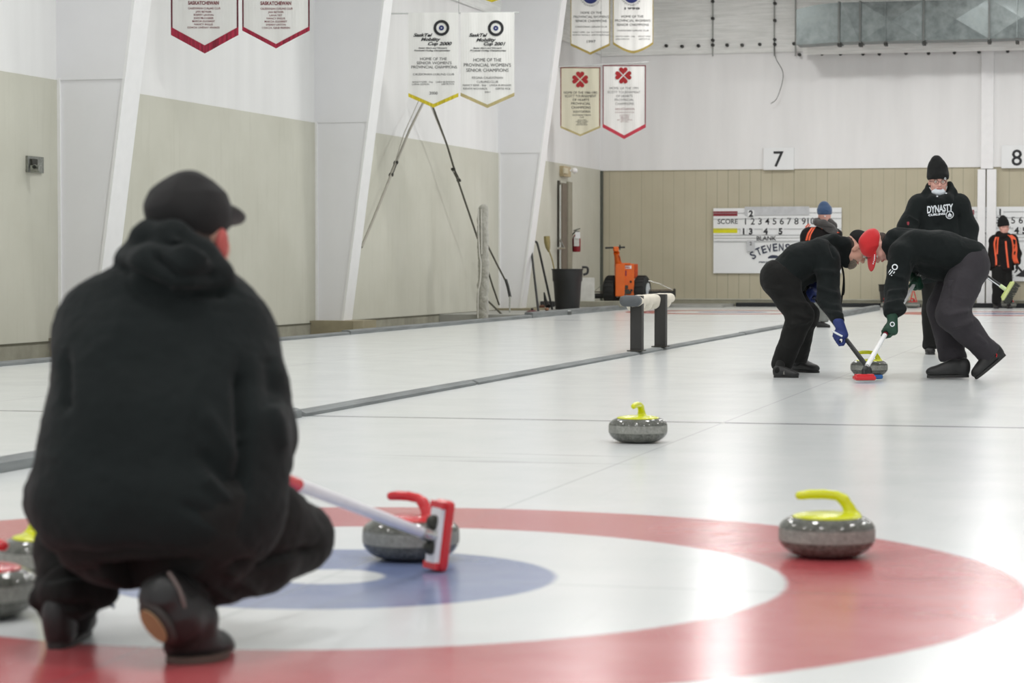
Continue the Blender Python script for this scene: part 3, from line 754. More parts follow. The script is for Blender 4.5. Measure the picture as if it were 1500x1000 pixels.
def rod(ua, va, ub, vb, Z, lb, uc):
    a, b = P(ua, va, Z), P(ub, vb, Z); o = MB().tube([a, b], .011, 8).mk('banner_rod', m_rod, None, a); tag(o, lb, 'rod', 'rods carrying the banners')
    c = a.lerp(b, (uc-ua)/(ub-ua)); MB().tube([c, (c.x, c.y, CEIL)], .0035, 5).mk('hanging_cord', mat('cord_grey', (150, 152, 148), .7), o, a)
# pair 1
Z1 = 26.0
names1 = ['JAN BETKER', 'SHERRY LINTON', 'JOAN McCUSKER', 'MARCIA GUDEREIT', 'NANCY INGLIS', 'COACH: LINDSAY SPARKES']
names2 = ['JAN BETKER', 'LANA VEY', 'NANCY INGLIS', 'MARCIA GUDEREIT', 'SHERRY LINTON', 'COACH: GENE FRIESEN']
top = [('PROVINCIAL CHAMPIONS', -9, 70, 5), ('HOME OF THE', -22, 40, 5)]
def p1(uc, nm, dy, sk): return [(s, uc, v, wd, h) for s, v, wd, h in top]+[('SASKATCHEWAN', uc, 4+dy, 45, 5.2, {'b': .03}), ('CALEDONIAN CURLING CLUB', uc+sk, 12+dy, 47, 3)]+[(n, uc, 17+dy+i*4.6, len(n)*2.0+3, 2.7) for i, n in enumerate(nm)]
banner(250, 349, -108, 39, 78, Z1, 'white pennant banner with deep crimson fringe, leftmost banner at the top', m_cloth, m_dkred, m_crim, p1(298, names1, 0, 1), 2.4, 12, ink=m_ink2, ph=.5)
banner(354.5, 453.5, -108, 38, 70.5, Z1, 'white pennant banner with thin crimson fringe, second from the left at the top', m_cloth, m_dkred, m_crim, p1(404, names2, .5, 1), 2.2, 6.5, ink=m_ink2, ph=2)
rod(236, -110, 466, -113, Z1, 'rod carrying the two crimson-fringed banners', 352)
# pair 2
Z2 = 33.5
def rings(uc, vc):
    def f(groups, px, k):
        mb = groups.setdefault(m_blk.name, (m_blk, MB()))[1]; disc(mb, px(uc, vc), 7.6*k, 11.6*k)
        mb = groups.setdefault(m_blueink.name, (m_blueink, MB()))[1]; disc(mb, px(uc, vc), 1.2*k, 3.7*k)
    return f
IT = {'b': .035, 'sh': .35}
tA = [('SaskTel', 619.5, 51.3, 28, 4.8, IT), ('Mobility', 631, 57.5, 29, 4.8, IT), ('Cup 2000', 644.5, 63.8, 35, 4.8, IT), ('Senior Men\'s and Women\'s', 634, 70.3, 42, 2, IT), ('Provincial Curling Championships', 633, 74, 53, 2, IT),
      ('HOME OF THE', 635, 86, 39, 4.2, {'b': 0}), ('SENIOR WOMEN\'S', 636, 92, 51, 4.2, {'b': 0}), ('PROVINCIAL CHAMPIONS', 636, 98, 67, 4.2, {'b': 0}), ('CALEDONIAN CURLING CLUB', 635, 108.6, 60, 3, {'b': 0}),
      ('NANCY KERR - Skip', 619, 119.8, 30, 2.3, {'b': 0}), ('LINDA BURNHAM', 652, 119.8, 27, 2.3, {'b': 0}), ('LORNA GOPSON', 616, 123.3, 25, 2.3, {'b': 0}), ('GERTIE PICK', 656, 123, 19, 2.3, {'b': 0}), ('2000', 635, 136, 12, 4.2, {'b': 0})]
tB = [('SaskTel', 700.5, 51.3, 27, 4.8, IT), ('Mobility', 712, 58.3, 29, 4.8, IT), ('Cup 2001', 724.5, 64, 32, 4.8, IT), ('Senior Men\'s and Women\'s', 714, 70.3, 42, 2, IT), ('Provincial Curling Championships', 715, 74, 53, 2, IT),
      ('HOME OF THE', 714, 87.5, 41, 5, {'b': 0}), ('PROVINCIAL WOMEN\'S', 714, 95, 69, 5, {'b': 0}), ('SENIOR CHAMPIONS', 714, 102.5, 62, 5, {'b': 0}), ('REGINA CALEDONIAN', 714, 113.6, 45, 3.2, {'b': 0}), ('CURLING CLUB', 714, 119.6, 31, 3.2, {'b': 0}),
      ('NANCY KERR - Skip', 695, 124.6, 34, 2.8, {'b': 0}), ('LINDA BURNHAM', 733, 124.6, 31, 2.8, {'b': 0}), ('KENDR RICHARDS', 696, 129.6, 35, 2.8, {'b': 0}), ('GERTIE PICK', 737, 129.6, 22, 2.8, {'b': 0}), ('2001', 714, 134.6, 8, 2.6, {'b': 0})]
banner(598, 671.5, 18.5, 136, 157.5, Z2, 'white banner reading 2000 with black ring logo and bright yellow fringe', m_cloth, None, m_gold, tA, 1, 5.5, rings(646.7, 41), ph=1)
banner(674.5, 753.5, 18.5, 135.5, 158, Z2, 'white banner reading 2001 with black ring logo and tan fringe', m_cloth, None, m_tan, tB, 1, 5, rings(726.3, 41.5), ph=3)
rod(573, 20, 760, 18.3, Z2, 'rod carrying the two banners with black ring logos', 672)
banner(681, 760, -125, -15, 3, Z2+1.6, 'banner above the photo edge showing only its yellow fringe tip', m_cloth, None, m_gold, [], 1, 5, ph=2)
# pair 4 (hearts)
Z4 = 43.2
def hearts(uc, vc, s):
    def f(groups, px, k):
        mb = groups.setdefault(m_heart.name, (m_heart, MB()))[1]; c = px(uc, vc)
        for q in range(4):
            a = q*math.pi/2; pts = []
            for j in range(24):
                t = 2*math.pi*j/24; x = 16*math.sin(t)**3; y = 13*math.cos(t)-5*math.cos(2*t)-2*math.cos(3*t)-math.cos(4*t)
                x, y = x*s/33, (y+17)*s/33+.6*s/12
                pts.append((x*math.cos(a)-y*math.sin(a), x*math.sin(a)+y*math.cos(a)))
            mb.add([(c[0]+x*k, 0, c[1]+y*k) for x, y in pts], [tuple(range(24))])
    return f
N0 = {'b': .0}
tC = [('HOME OF THE 1980-1982', 850.5, 135.5, 49, 3.6, N0), ('SCOTT TOURNAMENT', 850.5, 140.6, 46, 3.6, N0), ('OF HEARTS', 851, 146, 24, 3.6, N0), ('PROVINCIAL', 851, 151.5, 28, 3.6, N0), ('CHAMPIONS', 851, 157.2, 28, 3.8, N0), ('SASKATCHEWAN', 852, 163.3, 25, 3.4, N0),
      ('CALEDONIAN CURLING', 852, 168.3, 27, 2.4, N0), ('CLUB', 852, 171.5, 6, 2.2, N0), ('NANCY KERR', 852.5, 175.6, 12, 1.8, N0), ('SHIRLEY McLEOD', 852.5, 177.8, 18, 1.8, N0), ('LINDA BURN', 852.5, 180, 13, 1.8, N0), ('GERTIE PICK', 852.5, 182.4, 17, 1.8, N0)]
NR = {'b': -.01}; MR = {'b': -.01, 'm': m_ink2}
tD = [('HOME OF THE 1991', 914, 129, 42, 3.6, NR), ('SCOTT TOURNAMENT', 914, 134.8, 48, 3.6, NR), ('OF HEARTS', 914.5, 140.5, 24, 3.6, NR), ('PROVINCIAL', 914.5, 146, 28, 3.6, NR), ('CHAMPIONS', 915, 151.7, 27, 3.8, NR), ('SASKATCHEWAN', 915, 159.5, 28, 3.4, MR),
      ('CALEDONIAN CURLING CLUB', 915, 164.4, 28, 2, MR), ('JULIE FORREST', 915, 168.5, 15, 1.8, MR), ('NANCY LONG', 915, 170.8, 13, 1.8, MR), ('SHARON ROSS', 915, 173, 12, 1.8, MR), ('HEATHER ANDERSON', 915, 175.4, 22, 1.8, MR), ('BETTY WALL', 915, 178, 12, 1.8, MR)]
banner(820.8, 879.4, 98.5, 184, 199.5, Z4, 'cream banner with four red hearts and rust edging, left of the two heart banners', m_cream, m_rust, m_tan, tC, 1.4, 3, hearts(849.8, 116.5, 12.6), ph=.7)
banner(882.8, 946, 95.5, 181, 203.5, Z4, 'bright white banner with four red hearts and pink-red fringe', m_cloth, m_ink2, m_pink, tD, 1.4, 5.5, hearts(913, 110.5, 12.8), ph=2.2)
rod(816, 98.3, 950, 91, Z4, 'thin rod carrying the two heart banners', 880.5)
# pair 3
Z3 = 43.8
def crest(uc, vc):
    def f(groups, px, k):
        mb = groups.setdefault(m_blueink.name, (m_blueink, MB()))[1]; disc(mb, px(uc, vc), 4*k, 11.5*k)
        mb = groups.setdefault(m_grayink.name, (m_grayink, MB()))[1]
        c = px(uc, vc)
        for i, ch in enumerate('SASKATCHEWAN CURLING ASSOCIATION'):
            th = -math.pi+ (i+.5)*2*math.pi/32
            if ch == ' ': continue
            r = 14.5*k; put_text(mb, ch, (0, 0, 0), (1, 0, 0), (0, 0, 1), c[0]+r*math.sin(th), c[1]+r*math.cos(th), hgt=2.8*k, rot=-th)
    return f
G0 = {'b': 0, 'm': m_grayink}
tE = [('HOME OF THE', 866, 18.5, 31, 3.6, G0), ('PROVINCIAL WOMEN\'S', 866, 24.5, 52, 3.6, G0), ('SENIOR CHAMPIONS', 866, 30.5, 46, 3.6, G0), ('CALEDONIAN CURLING CLUB', 866, 39, 46, 2.4, G0), ('NANCY KERR - Skip  KAY MONTGOMERY', 866, 47, 54, 2, G0), ('MYRNA NICHOLS  GERTIE BURNHAM', 866, 51, 54, 2, G0), ('1997', 866, 60.5, 12.5, 4.2, G0)]
tF = [('1998', 926, 12.3, 22, 3.2, {'b': .02}), ('HOME OF THE', 926.5, 24, 32, 3.6, G0), ('PROVINCIAL WOMEN\'S', 927, 30, 52, 3.6, G0), ('SENIOR CHAMPIONS', 927, 36, 47, 3.6, G0), ('CALEDONIAN CURLING CLUB', 927, 44.5, 46, 2.4, G0), ('NANCY KERR - Skip', 916, 53, 28, 2, G0), ('NANCY KERR', 944, 53, 18, 2, G0), ('LINDA BURNHAM', 912, 57, 20, 2, G0), ('GERTIE PICK', 944, 57, 17, 2, G0)]
banner(835.8, 893.5, -42, 63, 80, Z3, 'white banner with blue crest reading 1997 and gold edging', m_cloth, m_oldgold, m_oldgold, tE, 1, 3.6, crest(865, -6), ph=1.5)
banner(898, 957, -44, 61, 77.8, Z3, 'white banner with blue crest reading 1998 and rounded gold hem', m_cloth, m_oldgold, m_oldgold, tF, 1, 3.6, crest(925, -7), ph=2.5, round_=True)
rod(832, -41, 960, -45, Z3, 'rod carrying the two blue crest banners', 896)
# ================================================================== LEFT WALL THINGS
m_metal = mat('zinc', (150, 152, 146), .35, .8, var=.2, scale=40); m_black = mat('black_plastic', (34, 35, 35), .5); m_grim = mat('dark_metal', (62, 62, 56), .5, .5)
def wbox(mb, u, v, wx, hz, d, off=0., bev=.004):
    """box of size wx (along the wall) hz d (proud of the wall) centred at pixel"""
    p = W(u, v, off+d/2); mb.box(p, (wx/2, d/2, hz/2), Matrix((WD, WN*-1, UP)).transposed() if False else Matrix(((WD.x, -WN.x, 0), (WD.y, -WN.y, 0), (0, 0, 1))), bev); return p
t = thing('outlet_box', 'small metal outlet box with a plug on the near beige wall', 'outlet', W(51.5, 241))
mb = MB(); wbox(mb, 51, 241, .34, .16, .03); mb.mk('cover_plate', m_metal, t, t.location)
mb = MB(); wbox(mb, 48, 238, .12, .07, .05); mb.mk('socket', m_grim, t, t.location)
mb = MB(); p = W(53, 247, .10); mb.tube([W(50, 243, .03), W(50, 244, .12), p], .02, 10).box(p, (.05, .035, .035), None, .01); mb.mk('plug', m_metal, t, t.location)
# brace rods with turnbuckles
m_rodm = mat('brace_rod', (92, 90, 80), .5, .4); m_rodl = mat('brace_rod_light', (160, 157, 146), .5, .3)
def brace(name, pts, r, lb, m, buckle=None, off=.25, grp='wall bracing rods'):
    Q = [W(u, v, off) for u, v in pts]; t = thing(name, lb, 'rod', Q[-1], 0, grp)
    MB().tube(Q, r, 8).mk('rod', m, t, t.location)
    if buckle:
        a, b = W(*buckle[:2], off), W(*buckle[2:], off); d = (b-a)
        mb = MB(); s = frame(d); e = Vector(s.col[0])*.02
        mb.tube([a+e, b+e], .008, 6).tube([a-e, b-e], .008, 6); mb.box(a, (.032, .016, .025), s, .006).box(b, (.032, .016, .025), s, .006).mk('turnbuckle', m_grim, t, t.location)
    return t
brace('brace_rod', [(640, 110), (600, 190), (577, 246), (548, 318), (529.5, 362)], .019, 'pale wall brace rod with turnbuckle slanting down left behind the 2000 banner', m_rodl, (580, 238, 573, 256))
brace('brace_rod', [(630, 110), (592, 195), (578, 240)], .006, 'thin cable beside the pale brace rod, left wall', m_rodl)
brace('brace_rod', [(628, 140), (655, 213), (668, 256), (700, 350)], .016, 'dark wall brace rod with turnbuckle running down to the grey fuzzy roll', m_rodm, (664, 248, 672, 264))
brace('brace_rod', [(628, 148), (651, 205)], .006, 'thin cable beside the dark brace rod, left wall', m_rodl)
brace('brace_rod', [(712, 355), (727, 385), (741, 412)], .015, 'dark brace rod continuing right of the grey fuzzy roll', m_rodm)
brace('brace_rod', [(712, 388), (722, 420), (731, 446)], .015, 'short dark brace rod ending at the farthest column foot', m_rodm)
# bent pole hooked over the rod, leaning
cX = lambda u, v, zz: G(u, v, zz)
q = [P(741, 410, 38.6), P(744, 420, 38.5), P(747, 434, 38.4)]; q2 = [P(747, 434, 38.4), P(746.5, 461, 38.3)]
t = thing('bent_pole', 'thin bent pole with black grip standing at the farthest column', 'pole', q2[-1]); MB().tube(spline(q, 4), .026, 8).mk('grip', m_black, t, t.location); MB().tube(q2, .012, 8).mk('shaft', m_metal, t, t.location)
q = [P(712, 438, 37.8), P(738, 463, 37.2)]; o = MB().tube(q, .016, 8).mk('leaning_rod', m_rodm, None, q[1]); tag(o, 'short dark rod leaning low behind the grey fuzzy roll', 'rod')
# long grey fuzzy roll
m_fuz = mat('grey_pile', (172, 170, 160), .95, var=.45, scale=150, bump=1., bscale=140, sheen=.6); m_cord = mat('pale_edge', (214, 212, 204), .8)
Zr = 36.5
s = SDF(); pr = [(706, 306), (705.5, 340), (707, 375), (708, 400), (706, 430), (706, 467)]
s.chain([P(u+2, v, Zr) for u, v in pr], [.075, .08, .07, .07, .075, .08], .01)
s.chain([P(u-2.5, v, Zr+.03) for u, v in pr], [.035, .05, .05, .045, .05, .055], .01)
t = thing('rolled_mat', 'tall narrow grey fuzzy roll standing at the left ice edge before the farthest column', 'roll', P(706, 467, Zr))
s.build('pile', .012, m_fuz, t, t.location, disp=lambda V, n: .008*vnoise(V*45)+.012*vnoise(V*14))
MB().tube(spline([P(u-1.5, v, Zr-.085) for u, v in ((702, 306), (702.5, 340), (704, 372), (706, 385), (705, 410), (702, 430), (701.5, 466))], 6), .01, 6).mk('edge_cord', m_cord, t, t.location)
MB().tube(spline([P(u, v, Zr-.085) for u, v in ((705, 306), (705.5, 340), (705.5, 372))], 6), .008, 6).mk('edge_cord', m_cord, t, t.location)
# door recess, exit lamp, extinguisher
m_rec = mat('door_dark', (118, 112, 98), .6); m_rec2 = mat('dark_brown', (86, 70, 62), .6); m_cr = mat('chrome', (200, 200, 196), .25, .9)  # the second is an even dark brown, worn by the machine's roller rails
a = W(816.5, 268); b = W(835, 395)
zt_, zbm = W(826, 268).z, .06
def ws(p): return (Vector((p.x, p.y, 0))-Vector((WC.x, WC.y, 0))).length
t = thing('door_1', 'x', 'x'); bpy.data.objects.remove(t)
S_ = lambda u: ws(W(u, 300))
dr = struct(along(MB(), S_(829.5), S_(816.5), .05, zt_, 0, .012).mk('door_1', m_rec)); z00 = (0, 0, 0)
along(MB(), S_(835.5), S_(829.5), .05, zt_+.03, 0, .04).mk('door_frame', mat('door_frame', (150, 146, 130), .6), dr, z00)
along(MB(), S_(829.5), S_(822), .05, zt_-.02, .012, .02).mk('door_panel', mat('door_panel', (116, 106, 94), .6), dr, z00)
along(MB(), S_(818.5), S_(816.3), .05, zt_+.03, 0, .03).mk('door_frame', mat('door_edge', (70, 66, 58), .6), dr, z00)
mb = MB(); p = W(820.5, 300, .06); mb.tube([(p.x, p.y, zt_-.05), (p.x, p.y, .1)], .02, 8); mb.tube([W(817, 363.5, .1), W(827, 363.5, .1)], .02, 8).tube([W(820, 350, .08), W(826, 362, .1)], .015, 8)
mb.mk('push_bar', m_cr, dr, z00)
t = thing('exit_lamp', 'small beige emergency exit lamp above the side door', 'lamp', W(828, 252))
mb = MB(); wbox(mb, 828, 251, .55, .19, .08); mb.mk('housing', mat('lamp_beige', (186, 170, 136), .5), t, t.location)
mb = MB(); wbox(mb, 828.5, 250, .3, .10, .03, .08); mb.mk('face_panel', mat('lamp_face', (204, 196, 170), .4), t, t.location)
mb = MB(); mb.lathe([(.01, 0), (.05, .02), (.055, .06), (.03, .1)], W(838, 250, .10), 12, 'x').mk('lamp_head', m_trim, t, t.location, smooth=True)
mb = MB(); mb.tube([W(833, 249.5, .06), W(837, 249.5, .08)], .02, 8).mk('arm', m_trim, t, t.location)
t = thing('fire_extinguisher', 'red fire extinguisher hung on the beige wall beside the side door', 'fire extinguisher', W(844.5, 369, .1))
c = W(844.5, 369, .1); hh = W(844.5, 344, .1).z-c.z
MB().lathe([(.03, 0), (.07, .005), (.078, .03), (.078, hh-.08), (.06, hh-.02), (.025, hh+.015), (.02, hh+.05)], c, 20).mk('cylinder', mat('extinguisher_red', (134, 22, 34), .3), t, c, smooth=True)
MB().tube([c+UP*(hh+.05), c+UP*(hh+.09)], .025, 8).tube([c+UP*(hh+.08)-XR*.06, c+UP*(hh+.12)+XR*.07], .012, 6).tube([c+UP*(hh+.05)-XR*.06, c+UP*(hh+.07)+XR*.06], .01, 6).mk('valve', m_metal, t, c)
MB().tube(spline([c+UP*(hh+.07)-XR*.02, c+UP*(hh-.02)-XR*.09, c+UP*(hh*.5)-XR*.085], 5), .012, 6).mk('hose', m_black, t, c)
MB().box(c+UP*(hh*.62)+FW*-.08, (.05, .006, .09), Matrix.Rotation(YAW, 3, 'Z')).mk('label_panel', mat('label_white', (210, 210, 204), .5), t, c)
MB().box(c+UP*(hh*.98)+FW*-.09+XR*.02, (.045, .006, .06), Matrix.Rotation(YAW, 3, 'Z')).mk('inspection_tag', m_board, t, c)
# black bin with broom, U handle, board, junk
WZ = .055
def bin_(u, v, dtop, dbot, hgt, lb, h=WZ):
    p = G(u, v, h)+FW*(dbot/2) if v > 450 else P(u, v, 45.5); p.z = h; t = thing('bin', lb, 'bin', p)
    r0, r1 = dbot/2, dtop/2
    MB().lathe([(r0*.9, 0), (r0, .01), (r0+(r1-r0)*.62, hgt*.68), (r1*.975, hgt*.71), (r1, hgt*.97), (r1*1.05, hgt*.975), (r1*1.05, hgt), (r1*.95, hgt), (r1*.9, hgt*.7), (r0*.85, .05)], p, 40).mk('tub', m_black, t, p, smooth=True)
    return t, p, r1, hgt
t, p, r1, hb = bin_(831.5, 453.5, .52, .41, .69, 'large black plastic bin at the left wall before the side door')
for s in (1,):
    q = p+R_*(r1*1.03*s)+UP*hb*.94; MB().tube(spline([q-UP*.06, q+R_*s*.07-UP*.03, q+R_*s*.07+UP*.06, q+UP*.07-R_*s*.02], 5), .02, 8).mk('handle', m_black, t, p, smooth=True)
m_straw = mat('straw', (150, 138, 92), .9, var=.3, scale=60, stretch=(1, 1, .1))
bp = [P(812, 396, 41), P(809, 381, 41.05), P(804.5, 368, 41.1)]
t = thing('corn_broom', 'straw broom standing upside down out of the black bin', 'broom', p+UP*.3)
MB().tube(spline(bp, 4)+[], .012, 8).mk('stick', m_straw, t, t.location); MB().tube([p+UP*.12+R_*-.05, bp[0]], .014, 8).mk('lower_stick', m_straw, t, t.location)
MB().tube([P(804, 369, 41.1), P(802.5, 362, 41.1), P(801.5, 354, 41.1), P(801, 346, 41.1)], [.03, .095, .12, .115], 12, True, .45).mk('bristles', m_straw, t, t.location)
fr = [P(788, 454, 39.3), P(778.5, 366, 40.4), P(779.5, 355.5, 40.6), P(785, 354.5, 40.5), P(788, 361, 40.4), P(808, 452, 39.5)]
fr = [G(788.5, 455.5, WZ), P(779, 372, 40.3), P(778.5, 356, 40.5), P(782, 353.8, 40.5), P(786.5, 355.5, 40.5), P(790, 368, 40.3), G(809, 453.5, WZ)]
o = MB().tube([fr[0]]+spline(fr[1:6], 5)+[fr[6]], .019, 10).mk('push_handle', m_black, None, fr[0], smooth=True); tag(o, 'tall black U-shaped tube handle leaning on the farthest column', 'handle')
p = G(798, 450, WZ); t = thing('hand_scraper', 'small black scraper with a pointed handle on the floor inside the U-shaped handle', 'scraper', p)
MB().tube([P(797, 428, 41), P(799, 440, 41), P(803, 449, 40.9)], [.012, .03, .05], 8).mk('grip', m_black, t, p); MB().box(p+UP*.06+R_*.05, (.13, .08, .05), Matrix.Rotation(.3, 3, 'Z'), .015).mk('blade_housing', m_black, t, p)
p = G(779.5, 457.5, WZ); t = thing('tin_lid', 'small dark red round lid with knob at the column foot', 'lid', p)
MB().lathe([(.10, 0), (.10, .012), (.06, .03), (.03, .04)], p, 24).mk('lid_disc', mat('lid_red', (84, 34, 40), .5), t, p); MB().lathe([(.012, .035), (.022, .05), (.022, .065), (.01, .07)], p, 10).mk('knob', m_black, t, p)
for i, (u, v, r, col, nm, lb) in enumerate(((794, 452.5, .05, (128, 84, 66), 'copper_fitting', 'small copper-coloured fitting lying left of the black bin'), (801, 455, .035, (150, 110, 88), 'copper_fitting', 'tiny pale copper fitting on the grey board left of the black bin'))):
    p = G(u, v, .085 if i else WZ); o = MB().lathe([(r*.4, 0), (r, r*.4), (r, r*1.1), (r*.5, r*1.4)], p, 12).mk(nm, mat('copper%d' % i, col, .35, .6), None, p); tag(o, lb, 'fitting', 'fittings beside the black bin')
p = G(827, 461, 0.)+FW*.06; t = MB().box(p+UP*.03, (.12, .05, .03), Matrix.Rotation(.15, 3, 'Z'), .012).mk('scraper_blade', mat('grey_rubber', (96, 98, 96), .5), None, p); tag(t, 'dark grey block lying on the edging board in front of the black bin', 'block')
MB().box(p+UP*.064, (.10, .03, .006), Matrix.Rotation(.15, 3, 'Z'), .002).mk('pale_strip', m_trim, t, p)
a = G(852, 446.5, WZ); o = MB().box(a+UP*.24+FW*.1, (.14, .012, .24), Matrix.Rotation(YAW, 3, 'Z')@Matrix.Rotation(-.08, 3, 'X'), .004)
b0 = P(850.5, 441, 43.2); b1 = P(871, 406.5, 43.2)
o = MB().box(((b0.x+b1.x)/2, (b0.y+b1.y)/2, (b0.z+b1.z)/2), ((b1-b0).dot(R_)/2, .012, (b1.z-b0.z)/2), Matrix.Rotation(YAW, 3, 'Z'), .004).mk('white_board', mat('leaning_board', (206, 206, 200), .5), None, b0); tag(o, 'small white board leaning on the wall between black bin and orange machine', 'board')
o = MB().bx(b0.x-.1, b1.x+.5, b0.y-.05, b0.y+.35, .055, b0.z+.003, .01).mk('concrete_ledge', m_conc, None, b0); tag(o, 'low concrete ledge under the leaning white board', 'ledge')
# ---- orange ice machine
m_or = mat('orange_paint', (226, 104, 22), .35, var=.06, scale=6); m_ord = mat('orange_dark', (186, 74, 20), .5, var=.2, scale=20); m_tire = mat('tire', (38, 39, 38), .75, var=.15, scale=30, bump=.3)
ZM = 45.3
base = G(913, 447, WZ); base = CAMP+(base-CAMP)*1.0
c = P(917, 446, ZM); c.z = WZ
K = ZM/F_PX
MX = R_; MY = FW
def mp(u, v, d=0.): return P(u, v, ZM+d)
t = thing('ice_machine', 'orange walk-behind ice machine with two big tyres at the end wall', 'machine', c)
Rm = Matrix((MX, MY, UP)).transposed()
def tire(u, lb):
    ctr = mp(u, 424, .1); r = (445-402.5)/2*K; ctr.z = WZ+r; ax = (R_*.95+FW*-.3).normalized(); Rt = frame(ax, UP)
    w2 = .12
    ty = MB().lathe([(r*.5, -w2*.9), (r*.8, -w2), (r*.95, -w2*.8), (r, -w2*.35), (r, w2*.35), (r*.95, w2*.8), (r*.8, w2), (r*.5, w2*.9)], ctr, 36, 'z', Rt).mk('wheel', m_tire, t, c, smooth=True)
    MB().lathe([(.02, w2*.93), (r*.28, w2*.95), (r*.42, w2*.97), (r*.52, w2*1.02), (r*.5, w2*.9)], ctr, 24, 'z', Rt).mk('rim', mat('rim_white', (214, 220, 224), .4), ty, c, smooth=True)
    m = MB()
    for k in range(20):
        a = 2*math.pi*k/20; d = Rt@Vector((math.cos(a), math.sin(a), 0)); e = Rt@Vector((-math.sin(a), math.cos(a), 0))
        m.box(ctr+d*(r+.001), (.008, w2*.62, .016), Matrix((d, ax, e)).transposed(), .003)
    m.mk('tread', m_tire, ty, c)
tire(896, ''); tire(940.5, '')
def pl(u0, u1, v0, v1, d0, d1, mb, bev=.012):
    a, b = mp(u0, v1, d0), mp(u1, v0, d0); mb.box((a+b)/2+FW*(d1-d0)/2, ((b-a).dot(R_)/2, (d1-d0)/2, (b.z-a.z)/2), Rm, bev); return mb
pl(901.5, 915.5, 386, 434, -.22, .3, MB()).mk('side_panel', m_or, t, c)
hood = pl(911, 929, 386, 433, -.12, .4, MB()).mk('body', m_or, t, c)
pl(911, 923.5, 385, 387.5, -.18, .2, MB(), .004).mk('hood_lid', m_or, t, c)
pl(927, 934.5, 386.5, 408, .1, .5, MB()).mk('rear_housing', m_ord, t, c)
pl(910.5, 925, 389, 393.5, -.135, -.12, MB(), .002).mk('name_plate', m_board, t, c)
mb = MB(); a = mp(917.7, 391.5, -.137); put_text(mb, 'THERMAL', a, R_, UP, 0, 0, wd=.13, hgt=.03, bold=.03); mb.mk('lettering', m_heart, t, c)
mb = MB(); pl(912.5, 918, 396, 404, -.13, -.12, mb, .002).mk('warning_label', m_maroon, t, c)
mb = MB(); mb.lathe([(.0, 0), (.022, 0), (.018, .02)], mp(924, 412.5, -.14), 12, 'y').mk('key_switch', m_black, t, c)
mb = MB(); mb.tube(spline([mp(911.5, 395, -.15), mp(914, 405, -.2), mp(914, 415, -.18), mp(911, 423, -.15)], 5), .009, 6).mk('cable', m_black, t, c)
m = MB()
for (u, v, s) in ((904, 423, .02), (908, 428, .03), (910, 422, .025), (917.5, 420, .03), (918, 427, .045), (922, 428, .03), (925, 425, .02), (904, 431, .03), (914, 432, .03)): m.box(mp(u, v, -.16), (s, .05, s), Rm, .006)
m.mk('drive_parts', m_grim, t, c)
MB().tube([mp(906, 388, -.1), mp(903.5, 376, -.25), mp(903, 370, -.3)], [.075, .05, .06], 12).mk('steering_column', m_or, t, c, smooth=True)
pl(898.5, 906.5, 361, 368.5, -.4, -.22, MB(), .02).mk('control_head', m_or, t, c)
MB().tube([mp(886.5, 363, -.36), mp(915.5, 362, -.36)], .018, 10).mk('handlebar', m_black, t, c)
MB().tube([mp(908, 366, -.38), mp(908, 358.5, -.38)], .014, 8).mk('lever', m_black, t, c)
MB().tube([mp(904, 371, -.34), mp(908, 377, -.28), mp(908.5, 383, -.2)], .012, 6).mk('side_rail', m_ord, t, c)
for s, ua, ub in ((0, 867, 886), (1, 950, 988)):
    a, b = mp(ua, 433.5-s*3.5, .15), mp(ub, 433-s*3.5, .15)
    MB().tube([a, b], .05, 14).mk('roller', m_black, t, c, smooth=True)
    e = mp(867 if not s else 988, 432-s*3, .15); MB().box(e, (.02, .07, .085), Rm, .015).mk('roller_end', m_grim, t, c)
    MB().tube([mp(870, 427.5, .1), mp(884, 427.5, .1)] if not s else [mp(951, 425, .1), mp(985, 424.5, .1)], .012, 6).mk('roller_rail', m_rec2, t, c)
    MB().tube([mp(866.5, 430, .05), mp(884, 415, 0)] if not s else [mp(985, 424.5, .05), mp(967, 416, 0), mp(950, 411, 0)], .006, 6).mk('stay_cable', m_cr, t, c)
# ---- bench on the divider
m_pad = mat('bench_white', (228, 220, 204), .7, var=.05, scale=6, bump=.3, bscale=20); m_padd = mat('bench_cap', (92, 95, 98), .7, var=.08); m_post = mat('bench_post', (52, 51, 49), .6)
xA = DIVX-.045; _o = Vector((xA, 0, 0)); pA = onplane(933, 516, _o, Vector((1, 0, 0))); pB = onplane(968, 509, _o, Vector((1, 0, 0))); zB = P(933, 436, 22.4).z
yA_, yB_ = pA.y, pB.y; L = yB_-yA_
t = thing('bench', 'white padded bench on two black posts standing on the divider board', 'bench', (xA, yA_, .03))
zt2, zb2 = .64, .50
for y in (yA_, yB_):
    MB().bx(xA-.055, xA+.055, y-.05, y+.05, .03, zb2+.04, .006).mk('post', m_post, t, t.location)
    MB().bx(xA-.075, xA+.075, y-.10, y+.06, .029, .040, .004).mk('foot_plate', m_grim, t, t.location)
# pad lies across the posts, square to the lens side: seen 80 px wide
zt2 = P(950, 431.5, 23.0).z; zb2 = P(950, 446, 23).z
e0, e1 = P(923, 440, 21.9), P(976.5, 438.5, 24.2); e0.z = e1.z = (zt2+zb2)/2
s = SDF(); a_, b_ = e0+(e1-e0).normalized()*.07, e1-(e1-e0).normalized()*.07; dr_ = (e1-e0).normalized(); Rb = Matrix((dr_, UP.cross(dr_), UP)).transposed()
s.box((a_+b_)/2, ((e1-e0).length/2, .09, (zt2-zb2)/2), Rb, .045, .01)
for f, r in ((.12, .05), (.33, .06), (.55, .03), (.75, .05), (.9, .05)):
    q = a_.lerp(b_, f); s.ell(q-UP*(zt2-zb2)*.55, (.16, .08, .035+r*.3), Rb, .03)
s.build('padding', .008, m_pad, t, t.location, disp=lambda V, n: .004*vnoise(V*12)+.002*vnoise(V*40))
